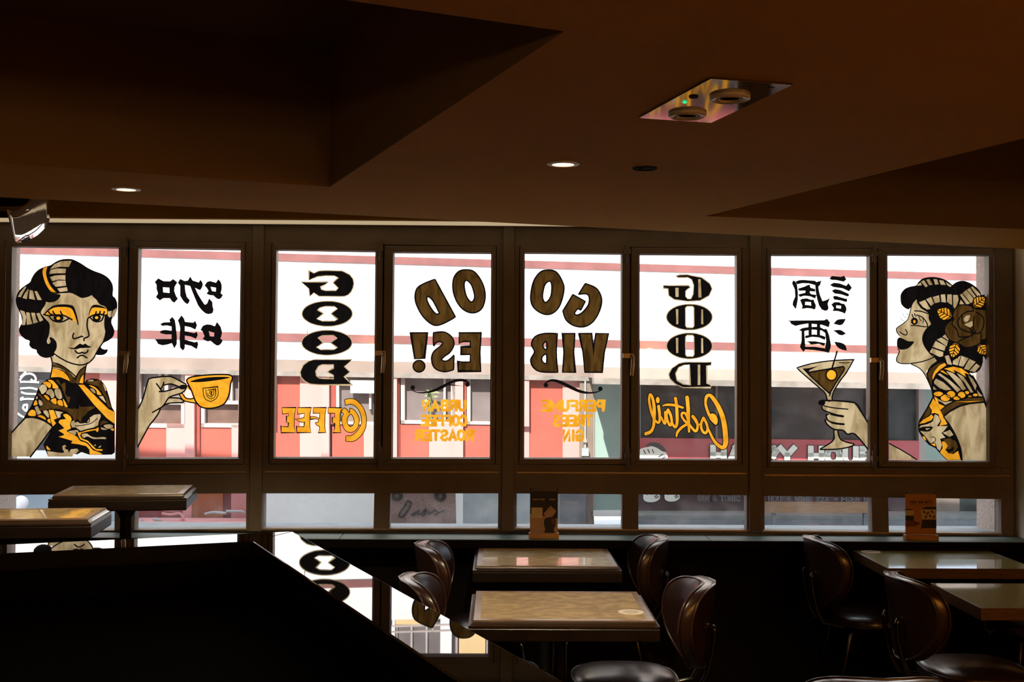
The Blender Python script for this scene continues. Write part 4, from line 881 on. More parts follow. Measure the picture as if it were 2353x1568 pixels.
for q in [[(920,30),(945,65),(850,130),(780,200),(740,285),(735,220),(780,130),(850,60)], [(910,115),(1050,85),(1170,110),(1300,205),(1215,180),(1240,240),(1130,170),(1050,130),(1075,180)], [(850,150),(890,140),(980,215),(900,180)], [(750,560),(800,640),(960,950),(840,975),(870,900),(840,850),(830,800),(770,780),(720,790),(730,740),(690,680)], [(760,530),(810,560),(830,640),(920,680),(855,735),(790,620)], [(535,945),(600,880),(690,830),(720,800),(750,840),(720,890),(620,930)], [(585,1130),(620,1140),(645,1195),(610,1180)], [(710,1245),(775,1240),(780,1285)], [(880,1210),(930,1210),(970,1280),(930,1330),(970,1380),(1050,1400),(1120,1350),(1160,1485),(960,1485),(850,1375),(890,1310)]]: p.fill('g2', L(q), False)
for q in [[(815,200),(850,185),(1000,290),(1160,430),(1110,470),(1000,350),(900,260)], [(760,310),(790,265),(900,320),(1020,430),(930,440),(850,410),(765,340)], [(940,150),(1040,180),(1160,280),(1240,420),(1190,440),(1090,320),(1010,230)], [(1100,180),(1200,230),(1300,380),(1350,470),(1310,475),(1230,340),(1150,250)], [(1270,210),(1340,270),(1400,370),(1380,440),(1310,300)], [(1400,430),(1490,530),(1430,530)], [(750,380),(800,430),(750,430)], [(820,570),(900,610),(1040,605),(930,660),(890,630),(830,600)], [(540,1000),(560,970),(660,950),(740,910),(770,800),(820,820),(855,900),(800,980),(970,975),(900,1060),(870,1080),(930,1150),(850,1170),(880,1260),(850,1350),(810,1320),(780,1230),(700,1230),(640,1150),(560,1060)], [(890,1080),(1000,1035),(1050,1110),(990,1140)]]: p.fill('c2', L(q), False)
for q in [[(860,760),(940,680),(1080,610),(1250,565),(1500,550),(1510,600),(1300,620),(1100,680),(980,750),(905,820)], [(900,10),(800,50),(720,110),(665,200),(690,300),(720,380),(730,260),(760,160),(840,70),(910,20)], [(680,690),(720,730),(690,810),(570,890),(640,760)], [(890,1180),(1000,1160),(1090,1210),(1120,1290),(1060,1390),(960,1390),(1050,1340),(1060,1280),(1000,1330),(940,1320),(970,1270),(920,1210)]]: p.fill('b2', L(q), False)
for cx_, cy_, rx, ry in [(825,495,75,40), (1015,500,68,55), (1175,510,62,52), (1255,475,38,30), (1380,510,42,26), (930,555,76,55), (1100,560,56,32), (1300,530,34,14)]:
    e_ = L(ell(cx_, cy_, rx, ry)); p.fill('g3', e_); p.stroke('k4', e_, 12, True)
p.fill('k', L([(540,1010),(620,985),(740,990),(700,1050),(640,1060),(560,1050)])); p.fill('c5', L([(630,1010),(710,1010),(650,1040)]), False)
p.stroke('k', L([(720,1140),(770,1150),(780,1200),(740,1225)]), 12)
p.part('arm')
p.fill('c1', L([(915,840),(1000,770),(1150,690),(1300,650),(1510,630),(1560,760),(1562,1488),(1185,1488),(1150,1300),(1080,1100),(1000,960)]), False)
p.stroke('k', L([(905,840),(1000,970),(1090,1130),(1160,1320),(1180,1488)]), 20); p.stroke('k', L([(1340,220),(1430,380),(1510,560),(1560,720)]), 18)
p.part('arm'); p.fill('c1', L([(90,1250),(300,1360),(490,1480),(85,1480)]), False); p.stroke('k', L([(90,1240),(300,1355),(500,1480)]), 18)
p.build()
# ------------------------------------------------------------------ the street outside
FS, FY = 0.066, 10.0
def fac(px, py, d=0.0):
    r = ray(px, py); t = (FY - d) / (r.y - FS * r.x)
    return Vector((r.x * t, r.y * t, EYE + r.z * t))
def fy(x, yr): return yr + (x - 1176) * (0.0175 + (845 - yr) * 4.7e-5)
def fbox(mb, x0, x1, y0, y1, d=0.0, t=0.1):
    f4 = [fac(x, fy(x, y), d) for x, y in ((x0, y0), (x1, y0), (x1, y1), (x0, y1))]
    k = Vector((0, t, 0)); return mb.hexa(f4, [v + k for v in f4])
def F(parent, name, mt, rects_, d=0.0, t=0.1):
    mb = MB()
    for r in rects_: fbox(mb, *r, d=d, t=t)
    return obj(name, mb, M[mt], parent)
gz = -0.05
struct(obj('ground', MB().box(-16, 16, YO + .02, 16, gz - .1, gz), M['o_ground']))

bl = thing('building', 'pink facade with coral shade painted in and white upper wall across the street', 'building', (0, FY + .2, gz))
F(bl, 'upper_wall', 'o_white', [(-900, 1365, 524, 838)], 0.0, 0.3)
F(bl, 'string_course', 'o_stripe', [(-900, 1365, 598, 615)], 0.008, 0.03)
F(bl, 'string_course', 'o_stripe', [(-900, 1365, 777, 795)], 0.008, 0.03)
# ledge: canted beige face over a grey lip
lg = MB()
for (x0, x1) in ((-900, 1365),):
    a = [fac(x0, fy(x0, 836), .07), fac(x1, fy(x1, 836), .07), fac(x1, fy(x1, 862), .05), fac(x0, fy(x0, 862), .05)]
    lg.hexa(a, [v + Vector((0, .25, 0)) for v in a])
obj('ledge_face', lg, M['o_ledge'], bl)
F(bl, 'ledge_lip', 'o_ledge2', [(-900, 1365, 861, 873)], 0.05, 0.2)
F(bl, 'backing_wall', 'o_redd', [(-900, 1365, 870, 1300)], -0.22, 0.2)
# shaded coral and sunlit pink put into the panel colours, with pink piers
RED = [(195, 230, 873, 1090), (318, 383, 985, 1090), (459, 533, 985, 1090), (630, 689, 873, 1090), (763, 837, 982, 1090), (914, 987, 978, 1090), (1062, 1140, 978, 1090), (1215, 1294, 873, 1090)]
for r in RED: F(bl, 'wall_shade_and_sun', 'o_red', [r], -0.02, 0.18)
PINK = [(229, 318, 873, 1090), (382, 425, 983, 1090), (532, 630, 983, 1090), (689, 738, 873, 1090), (836, 905, 980, 1090), (986, 1047, 976, 1090), (1140, 1216, 980, 1090), (1293, 1334, 873, 1090)]
for r in PINK: F(bl, 'wall_shade_and_sun', 'o_pink', [r], -0.01, 0.18)
for r in ((425, 446, 873, 1090), (738, 756, 873, 1090), (903, 912, 873, 1090), (1046, 1064, 873, 1090), (556, 630, 873, 985), (1180, 1216, 873, 980)):
    F(bl, 'pier', 'o_pink', [r], 0.04, 0.25)
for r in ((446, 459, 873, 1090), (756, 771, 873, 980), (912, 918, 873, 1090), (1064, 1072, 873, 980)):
    F(bl, 'pier_shade', 'o_redd', [r], 0.0, 0.2)  # shade thrown by the piers, painted as red strips
def win(rect, panes, bars=(), sillh=9, fw=8):
    x0, x1, y0, y1 = rect
    fr = MB()
    for r in ((x0, x0 + fw, y0, y1), (x1 - fw, x1, y0, y1), (x0, x1, y1 - sillh, y1)) + tuple(bars): fbox(fr, *r, d=-0.01, t=.06)
    f_ = obj('window', fr, M['o_frame'], bl)
    for mt, r in panes:
        g = MB(); fbox(g, *r, d=-0.06, t=.03); obj('pane', g, M[mt], f_)
win((314, 424, 873, 992), [('o_pane', (314, 424, 873, 940)), ('o_brown', (314, 424, 940, 985))], ((364, 370, 873, 932), (378, 386, 873, 932), (314, 424, 930, 940)))
win((462, 556, 873, 990), [('o_pane', (462, 556, 873, 938)), ('o_brown', (462, 556, 938, 984))], ((529, 534, 873, 930), (462, 556, 930, 938)))
win((771, 905, 873, 980), [('o_pane', (771, 905, 873, 942)), ('o_conc', (771, 905, 942, 976))], ((848, 853, 905, 945),), 6)
F(bl, 'shop_box', 'o_letter', [(805, 880, 880, 909)], 0.03, 0.05)
win((921, 1048, 873, 977), [('o_pane', (921, 1048, 873, 972))], ((1019, 1024, 873, 970), (1036, 1047, 873, 975)), 8, 9)
win((1073, 1180, 873, 977), [('o_pane', (1073, 1180, 873, 972))], (), 7, 8)
# raw concrete column with conduit
F(bl, 'column', 'o_conc', [(1332, 1363, 873, 1240)], 0.03, 0.3)
F(bl, 'base_wall', 'o_blue', [(575, 1062, 1088, 1300)], 0.30, 0.5)
F(bl, 'base_wall', 'o_grey', [(1062, 1290, 1088, 1300)], 0.10, 0.4)
F(bl, 'base_wall', 'o_dgrey', [(1288, 1346, 1088, 1300)], 0.16, 0.4)
F(bl, 'base_wall', 'o_blue2', [(-300, 268, 1088, 1300)], 0.12, 0.4)
F(bl, 'base_wall', 'o_blue', [(-300, 270, 1045, 1100)], 0.10, 0.4)
for r in ((268, 420, 1088, 1300), (511, 531, 1088, 1300)): F(bl, 'base_wall', 'o_maroon', [r], 0.02, 0.3)
for r in ((420, 440, 1088, 1300), (531, 580, 1088, 1300)): F(bl, 'base_wall', 'o_rose', [r], 0.05, 0.3)
F(bl, 'base_wall', 'o_rust', [(440, 512, 1088, 1300)], 0.04, 0.3)
F(bl, 'dark_shop_wall', 'o_pane', [(-300, 196, 873, 1045)], -0.08, 0.2)
rl = MB()
for yr in (492, 505): fbox(rl, -600, 3200, yr, yr + 3, -.1, .03)
for i in range(24): fbox(rl, -500 + i * 150, -497 + i * 150, 492, 526, -.1, .03)
obj('railing', rl, M['o_frame'], bl)
jb = thing('junction_box', 'grey junction box with conduit on the concrete column beside the teal wall', 'electrical box', fac(1345, 1042, .08))
F(jb, 'box', 'o_grey', [(1337, 1353, 1030, 1047)], 0.09, 0.06)
F(jb, 'conduit', 'o_grey', [(1343, 1346.5, 873, 1031)], 0.055, 0.025)
F(jb, 'fitting', 'o_post', [(1341, 1348.5, 1008, 1016)], 0.07, 0.04)
# yucca behind the window left of the middle post
pl = thing('potted_plant', 'yellow-green plant in the pink building window behind the gold words', 'plant', fac(990, 968, .05))
stem = MB(); stem.tube([fac(989, 966, .03), fac(990, 930, .03), fac(989, 905, .03)], .007, 6); obj('stem', stem, M['o_leaf'], pl)
lf = MB()
for i in range(26):
    a = random.uniform(-1.35, 1.35); y0 = 900 + random.random() * 48; ln = random.uniform(14, 26)
    bx = 989.5; tx = bx + math.sin(a) * ln; ty = y0 - math.cos(a) * ln * .8 + abs(math.sin(a)) * 8
    dd = random.uniform(.0, .05)
    a0, a1, a2 = fac(bx, y0, .02), fac((bx + tx) / 2, (y0 + ty) / 2 - 2, .02 + dd), fac(tx, ty, .02 + dd)
    u = Vector((0.003, 0.002, .006))
    lf.add([a0 - u, a1 - u * 1.6, a2, a1 + u * 1.6, a0 + u], [(0, 1, 3, 4), (1, 2, 3)])
obj('foliage', lf, M['o_leaf'], pl)

# bar shop on the right, under a deep canopy
sh = thing('bar_building', 'bar building with dark shop glass and teal wall under its concrete canopy', 'building', (3.0, FY + .3, gz))
CP = 0.66
F(sh, 'upper_wall', 'o_white', [(1365, 3300, 524, 842)], 0.0, 0.3)
F(sh, 'string_course', 'o_stripe', [(1365, 3300, 598, 615)], 0.008, 0.03)
F(sh, 'string_course', 'o_stripe', [(1365, 3300, 777, 795)], 0.008, 0.03)
F(sh, 'canopy', 'o_ledge', [(1365, 3200, 840, 866)], CP, CP)
F(sh, 'canopy_lip', 'o_ledge2', [(1365, 3200, 866, 880)], CP + .004, .2)
F(sh, 'teal_wall', 'o_teal', [(1363, 1472, 873, 1180)], 0.0, 0.2)
F(sh, 'teal_base', 'o_white', [(1363, 1440, 1174, 1187)], 0.06, 0.2)
F(sh, 'teal_edge', 'o_post', [(1363, 1366, 873, 1174)], 0.02, 0.2)
F(sh, 'shop_window', 'o_shop', [(1472, 2113, 873, 1012)], -0.03, 0.1)
F(sh, 'post', 'o_post', [(2111, 2125, 873, 1180)], 0.03, 0.15)
F(sh, 'teal_wall', 'o_teal', [(2125, 3000, 873, 1100)], -0.02, 0.2)
for r in ((1645, 1649, 873, 1012), (1990, 1994, 873, 1012)): F(sh, 'window_bar', 'o_conc', [r], 0.0, 0.05)
F(sh, 'shop_base', 'o_dgrey', [(1440, 3000, 1180, 1300)], -0.04, 0.2)
F(sh, 'shop_base', 'o_conc', [(2150, 2205, 1095, 1180)], 0.0, 0.2)
F(sh, 'shop_base', 'o_shop', [(2205, 3000, 1095, 1180)], -0.01, 0.2)
# red signboard: HAPPY HOUR, gin and wine prices, two drawn fists
sg = thing('signboard', 'crimson happy hour signboard under the dark bar window across the street', 'sign', fac(1780, 1180, .1))
F(sg, 'board', 'o_sign', [(1468, 2112, 1004, 1118)], 0.05, 0.06)
F(sg, 'shaded_board', 'o_shaded_board', [(1468, 2112, 1118, 1178)], 0.05, 0.06)  # lower board coloured darker for shade and dirty glass
def fpt(x, y, d): return fac(x, fy(x, y), d)
def fstroke(mb, path, w, d):
    for a, c_ in zip(path[:-1], path[1:]):
        v = Vector((c_[0] - a[0], c_[1] - a[1])); 
        if v.length < 1e-6: continue
        v.normalize(); n = Vector((-v.y, v.x)) * w / 2; v = v * w * .48
        q = [(a[0] - v.x + n.x, a[1] - v.y + n.y), (c_[0] + v.x + n.x, c_[1] + v.y + n.y), (c_[0] + v.x - n.x, c_[1] + v.y - n.y), (a[0] - v.x - n.x, a[1] - v.y - n.y)]
        f4 = [fpt(x, y, d) for x, y in q]; mb.hexa(f4, [p_ + Vector((0, .004, 0)) for p_ in f4])
def fwords(parent, mt, text, x0, x1, y0, y1, w, d, shadow=None):
    for ch, a, b_ in layout(text, x0 + w/2, x1 - w/2, False, .28):
        mb = MB(); sh_ = MB()
        for path in ALPHA[ch]:
            pts = [(a + (b_ - a) * q[0], y0 + w/2 + (y1 - y0 - w) * q[1]) for q in path]
            fstroke(mb, pts, w, d)
            if shadow: fstroke(sh_, pts, w + 4, d - .006)
        l_ = obj('letter', mb, M[mt], parent)
        if shadow: obj('letter_edge', sh_, M[shadow], l_)
fwords(sg, 'o_letter', 'HAPPY HOUR', 1629, 2016, 1018, 1066, 13, .066, 'o_ink')
fwords(sg, 'o_dim', 'GIN & TONIC $', 1602, 1720, 1136, 1152, 3.6, .066)
fwords(sg, 'o_dim', 'HOUSE WINE $28', 1764, 1906, 1137, 1153, 3.6, .066)
fwords(sg, 'o_dim', '- FREE BI', 1916, 2002, 1137, 1153, 3.6, .066)
def fist(cx, cy, k):
    hb = MB()
    def blob(pts, d, mb):
        P = clean(cr(pts, True, 4)); tri = tessellate_polygon([[Vector((q.x, q.y, 0)) for q in P]])
        mb.add([fpt(cx + q.x * k, cy + q.y * k, d) for q in P], [tuple(t) for t in tri])
    blob([(-36,14),(-34,-8),(-24,-14),(-14,-16),(-4,-18),(8,-14),(20,-6),(30,-2),(34,8),(30,20),(12,30),(-12,32),(-30,26)], .064, hb)
    h_ = obj('drawn_fist', hb, M['o_letter'], sg)
    lb = MB(); blob([(-16,-18),(-8,-26),(6,-27),(20,-20),(30,-8),(22,-6),(8,-14),(-4,-18)], .066, lb)
    for q in ([(-24,-8),(-20,0)], [(-14,-10),(-10,-2)], [(-3,-10),(0,-2)], [(12,8),(22,2)], [(16,14),(28,8)]): fstroke(lb, [(cx + a * k, cy + b_ * k) for a, b_ in q], 2.0, .067)
    obj('ink_lines', lb, M['o_ink'], h_)
fist(1502, 1040, .95); fist(1498, 1136, .55); fist(1545, 1136, .5)
# things along the pavement, seen through the low panes
ob = thing('signboard', 'brown speckled board with handwritten word Oasis beyond the low pane', 'sign', fac(972, 1205, .5))
mb = MB(); P4 = [fac(x, y, .52) for x, y in clean([Vector(q) for q in ((896,1085),(1040,1085),(1046,1110),(1048,1212),(896,1212))])]
mb.add(P4 + [v + Vector((0, .05, 0)) for v in P4], [(0,1,2,3,4), (9,8,7,6,5)] + [(i, (i+1) % 5, (i+1) % 5 + 5, i + 5) for i in range(5)])
obj('board', mb, M['o_speck'], ob)
def pstroke(parent, name, mt, paths, w, d):
    mb = MB()
    for q in paths:
        P = cr(q, False, 5)
        for a, c_ in zip(P[:-1], P[1:]):
            v = (c_ - a); 
            if v.length < 1e-6: continue
            v.normalize(); n = Vector((-v.y, v.x)) * w / 2; v = v * w * .4
            f4 = [fac(x, y, d) for x, y in ((a - v + n), (c_ + v + n), (c_ + v - n), (a - v - n))]
            mb.hexa(f4, [p_ + Vector((0, .003, 0)) for p_ in f4])
    return obj(name, mb, M[mt], parent)
pstroke(ob, 'lettering', 'o_ink', [[(930,1160),(938,1152),(945,1158),(938,1172),(926,1188),(918,1186),(922,1174),(934,1160)], [(962,1174),(952,1180),(946,1184),(952,1184),(962,1174),(960,1182),(968,1180)], [(970,1180),(978,1172),(976,1182),(970,1186)], [(984,1176),(986,1182),(992,1178),(998,1174)], [(998,1172),(1006,1178),(1000,1184),(1010,1178),(1020,1174)]], 3.6, .527)
pstroke(ob, 'porthole', 'o_ink', [ell(1012,1140,9,9,10) + [(1021,1140)], ell(912,1140,9,8,10) + [(921,1140)]], 9, .527)
lt = thing('signboard', 'black signboard with pale scrolled lettering beside the left jamb', 'sign', fac(75, 1000, .1))
F(lt, 'board', 'o_black', [(20, 125, 890, 1040)], 0.06, 0.05)
pstroke(lt, 'lettering', 'o_letter', [[(46,873),(55,862),(68,859),(78,863),(82,872),(78,877),(72,873)], [(48,878),(66,878),(88,879)], [(48,893),(70,892),(84,895)], [(50,902),(60,905),(82,906)], [(48,919),(62,917),(82,918)], [(48,916),(52,914)], [(54,932),(62,931),(60,944),(53,938),(56,931)], [(40,950),(50,957),(58,960)], [(48,866),(58,856)]], 4.4, .066)
gl = thing('globe_lamp', 'white round globe standing before the slate blue wall, low left', 'lamp', fac(48, 1172, .3))
q = fac(48, 1156, .34); obj('globe', MB().lathe([(max(.001, .058 * math.sin(PI * i / 10)), -.058 * math.cos(PI * i / 10)) for i in range(11)], 16, q), M['o_ball'], gl, smooth=True)
obj('stem', MB().tube([q + Vector((0, 0, -.05)), fac(48, 1215, .34)], .014, 8), M['o_dgrey'], gl)
F(bl, 'base_wall', 'o_grey', [(-300, 37, 1100, 1300)], 0.2, 0.3)
# sun-lit roof ledge with looping pipes in front of the maroon wall
rf = thing('pipe_ledge', 'pale pink concrete ledge holding tangled pipes, low left pane', 'ledge', fac(440, 1210, .6))
a = [fac(300, 1192, .1), fac(580, 1190, .1)]
lm = MB().box(a[0].x, a[1].x, a[0].y - 1.0, a[0].y + .06, a[0].z - .25, a[0].z - .0); obj('slab', lm, M['o_pink'], rf)
for i, path in enumerate(([(368,1167),(378,1172),(400,1173),(420,1171)], [(372,1180),(392,1183),(412,1180),(421,1190),(425,1200)], [(420,1190),(418,1200),(440,1203),(500,1202),(548,1201)], [(326,1194),(332,1201),(350,1203),(370,1197),(352,1193)], [(520,1175),(540,1176),(556,1176),(562,1180)], [(470,1182),(490,1178),(520,1180)])):
    pp = [fac(x, y, .28) for x, y in path]; obj('pipe', MB().tube([fac(v.x, v.y, .28) for v in cr(path, False, 4)], .011, 8), M['o_rose' if i < 3 else 'o_grey'], rf, smooth=True)
kb = thing('kerb', 'pale grey kerb strip below the bar shopfront', 'kerb', fac(1800, 1210, .5))
F(kb, 'kerb_stone', 'o_kerb', [(1440, 3000, 1184, 1196)], 0.5, 0.3); F(kb, 'kerb_foot', 'o_dgrey', [(1440, 3000, 1196, 1290)], 0.55, 0.3)
bn = thing('bench', 'brown timber bench standing on the kerb under the signboard', 'bench', fac(1880, 1190, .7))
F(bn, 'seat', 'o_bench', [(1757, 2010, 1153, 1178)], 0.75, 0.04)
F(bn, 'leg', 'o_dgrey', [(1775, 1783, 1178, 1250)], 0.73, 0.04); F(bn, 'leg', 'o_dgrey', [(1985, 1993, 1178, 1250)], 0.73, 0.04)
# taller building set back above: only the polished bar top shows it
ub = thing('building', 'white building with tall dark windows mirrored in the bar top', 'building', (0, 13, gz))
def UX(px): return (px - 1147) * 12.5 / 2700
obj('wall', MB().box(-9, 9, 12.7, 13.2, 2.2, 9.0), M['o_white'], ub)
obj('window_band', MB().box(-8, 8, 12.6, 12.72, 3.45, 5.6), M['o_pane'], ub)
for px in (900, 1030, 1170, 1300, 1430):
    obj('column', MB().box(UX(px) - .06, UX(px) + .06, 12.5, 12.7, 2.2, 6), M['o_white'], ub)
mb = MB()
for i in range(40): mb.box(-3 + i * .16, -3 + i * .16 + .02, 12.56, 12.6, 3.45, 5.6)
obj('mullions', mb, M['o_frame'], ub)
obj('panel', MB().box(UX(1060), UX(1120), 12.52, 12.6, 3.5, 5.6), M['o_yellow'], ub)
obj('panel', MB().box(UX(908), UX(972), 12.52, 12.62, 3.28, 3.46), M['o_yellow'], ub)
obj('banner', MB().box(UX(880), UX(907), 12.5, 12.58, 3.3, 3.46), M['o_poster'], ub)
# ------------------------------------------------------------------ bar counter (eye side), turned 22 degrees
BZ = 1.19
C0 = at_level(672, 1221.5, BZ)
u_ = Vector((math.cos(math.radians(21.3)), math.sin(math.radians(21.3)), 0)); v_ = Vector((math.sin(math.radians(23.3)), -math.cos(math.radians(23.3)), 0))
IC = at_level(580, 1244.6, BZ)
def pt(o, a, b_): q = o + u_ * a + v_ * b_; return (q.x, q.y)
bar_t = thing('bar_counter', 'black L-shaped bar with polished mirror-like top edge in the foreground', 'bar counter', (C0.x, C0.y, 0))
c0 = (C0.x, C0.y); ic = (IC.x, IC.y)
LL, LR = 2.6, 2.55
pa = pt(C0, -LL, 0); pb = pt(IC, -LL + .1, 0); pc = pt(C0, 0, LR); pd = pt(IC, 0, LR - .05)
obj('bar_top', MB().prism([pa, pb, ic, c0], BZ - .045, BZ), M['granite'], bar_t, bevel=0.003)
obj('bar_top', MB().prism([c0, ic, pd, pc], BZ - .045, BZ), M['granite'], bar_t, bevel=0.003)
s_ = 0.03
o1 = (C0 - u_ * s_ + v_ * s_); o2 = IC + u_ * .03 - v_ * .03
obj('front_panel', MB().prism([pt(o1, -LL + .06, 0), pt(o1, -LL + .06, .10), pt(o1, -.10, .10), pt(o1, -.10, LR - .1), pt(o1, 0, LR - .1), (o1.x, o1.y)], 0.0, BZ - .045), M['darkwood'], bar_t)
w1 = IC + u_ * .02 - v_ * .02
obj('worktop', MB().prism([pt(w1, -LL + .2, 0), (w1.x, w1.y), pt(w1, 0, LR - .2), pt(w1, -.55, LR - .2), pt(w1, -.95, .95), pt(w1, -LL + .2, .95)], 1.02, 1.075), M['matte'], bar_t)
obj('back_board', MB().prism([pt(w1, -LL + .25, 0), pt(w1, -.01, 0), pt(w1, -.01, LR - .25), pt(w1, -.025, LR - .25), pt(w1, -.025, .015), pt(w1, -LL + .25, .015)], 1.075, BZ - .045), M['matte'], bar_t)

# ------------------------------------------------------------------ tables
def slab(wx, wy, levels):
    return MB().loft([[(-wx/2 - o, -wy/2 - o, z), (wx/2 + o, -wy/2 - o, z), (wx/2 + o, wy/2 + o, z), (-wx/2 - o, wy/2 + o, z)] for o, z in levels])
def table_parts(t, wx, wy, h, style):
    if style == 'stone':
        obj('tabletop', slab(wx - .05, wy - .05, [(0, h - .02), (0, h)]), M['stone'], t, world=False)
        b_ = .026
        rim = MB()
        ix, iy = wx/2 - b_ + .0005, wy/2 - b_ + .0005; ox, oy = wx/2, wy/2
        for (x0, x1, y0, y1) in ((-ox, ox, -oy, -iy), (-ox, ox, iy, oy), (-ox, -ix, -iy, iy), (ix, ox, -iy, iy)): rim.box(x0, x1, y0, y1, h - .02, h + .0012)
        obj('border', rim, M['trimwood'], t, world=False)
        obj('moulding', slab(wx, wy, [(-.02, h - .022), (.001, h - .0205), (.001, h - .004), (.004, h - .010), (.012, h - .015), (.018, h - .0165), (.018, h - .024), (-.02, h - .024)][1:]), M['moulding'], t, world=False)
        obj('apron', slab(wx, wy, [(.014, h - .075), (.018, h - .070), (.018, h - .030), (.014, h - .0245)]), M['darkwood'], t, world=False)
        zb = h - .075
    else:
        obj('tabletop', slab(wx - .01, wy - .01, [(0, h - .03), (0, h)]), M['green'], t, world=False)
        rim = MB(); b_ = .007; ix, iy = wx/2 - b_, wy/2 - b_; ox, oy = wx/2, wy/2
        for (x0, x1, y0, y1) in ((-ox, ox, -oy, -iy), (-ox, ox, iy, oy), (-ox, -ix, -iy, iy), (ix, ox, -iy, iy)): rim.box(x0, x1, y0, y1, h - .048, h + .0006)
        obj('edge_band', rim, M['oak'], t, world=False, bevel=.002)
        obj('underside', slab(wx - .016, wy - .016, [(0, h - .046), (0, h - .0305)]), M['darkwood'], t, world=False)
        zb = h - .046
    obj('pedestal', MB().lathe([(.06, .02), (.045, .05), (.03, .09), (.027, zb - .06), (.05, zb - .02), (.12, zb - .012), (.12, zb)], 20), M['iron'], t, world=False, smooth=True, auto=.6)
    bs = MB()
    for k in range(4):
        a = k * PI / 2 + PI / 4; c_, s__ = math.cos(a), math.sin(a)
        r = min(wx, wy) * .46
        pts = [(.02, -.03, .018), (r, -.02, .0), (r, .02, .0), (.02, .03, .018)]
        lo = [(x * c_ - y * s__, x * s__ + y * c_, 0) for x, y, z in pts]; hi = [(x * c_ - y * s__, x * s__ + y * c_, .028 if i in (0, 3) else .014) for i, (x, y, z) in enumerate(pts)]
        bs.loft([lo, hi])
    bs.lathe([(.065, 0), (.065, .028), (.05, .04)], 20)
    obj('base', bs, M['iron'], t, world=False)
def table(label, x0, x1, y0, y1, h, style, rz=0, group=None):
    K = 1.0333; x0, x1, y0, y1 = x0 * K, x1 * K, y0 * K, y1 * K
    t = thing('dining_table' if h < .9 else 'bar_table', label, 'table', ((x0 + x1)/2, (y0 + y1)/2, 0), rz, group)
    t['group'] = 'dining tables'; table_parts(t, x1 - x0, y1 - y0, h, style)
    return t
nt_ = table('stone-topped dining table nearest the bar, with a round coaster on it', -.085, .560, 4.20, 4.745, .72, 'stone')
ft_ = table('stone-topped dining table just under the window, behind the coaster table', -.095, .545, 5.345, 5.885, .72, 'stone')
g1_ = table('green-topped dining table with oak edge under the window, coaster on its corner', 1.769, 2.453, 5.33, 5.855, .72, 'green')
g2_ = table('green-topped dining table with oak edge nearest the right foreground chair', 1.830, 2.53, 4.45, 4.97, .72, 'green')
hk = MB(); hp = [(-.335, -.235, 0.674), (-.335, -.235, 0.655), (-.325, -.235, 0.625), (-.31, -.235, 0.618), (-.297, -.235, 0.630)]
obj('bag_hook', MB().tube(hp, .004, 8), M['iron'], g2_, world=False, smooth=True)
bt = []
for (bl_, br_, fr_, fl_, lab) in (((178,1117.7),(443.7,1115.2),(420.7,1135.6),(109.6,1138.6), 'tall stone-topped bar table at the left under the window, behind its twin'), ((-60,1171),(244.8,1167.5),(200.2,1193),(-130,1195.5), 'tall stone-topped bar table cut off by the left picture edge')):
    h = 1.05
    P = [at_level(x, y, h) for x, y in (bl_, br_, fr_, fl_)]
    cx = sum(q.x for q in P) / 4; cy = sum(q.y for q in P) / 4
    wx = ((P[1] - P[0]).length + (P[2] - P[3]).length) / 2; wy = ((P[1] - P[2]).length + (P[0] - P[3]).length) / 2
    dr = (P[2] - P[3]) + (P[1] - P[0]); dv = (P[1] - P[2])
    rz = (math.atan2(dr.y, dr.x) + math.atan2(-dv.x, dv.y)) / 2
    t = thing('bar_table', lab, 'table', (cx, cy, 0), rz, 'tall bar tables'); table_parts(t, wx, wy, h, 'stone'); bt.append(t)
for lab, q in (('round pale paper coaster on the near stone-topped table', at_level(1450, 1407, .722)), ('round pale paper coaster on the corner of the green table under the window', at_level(2001, 1268.5, .722))):
    t = thing('coaster', lab, 'coaster', (q.x, q.y, .7205), 0, 'paper coasters on the tables')
    obj('disc', MB().lathe([(.049, 0), (.050, .001), (.049, .002)], 32), M['coaster'], t, world=False)
    obj('print', MB().lathe([(.030, .002), (.030, .0024)], 24), M['coaster_print'], t, world=False)

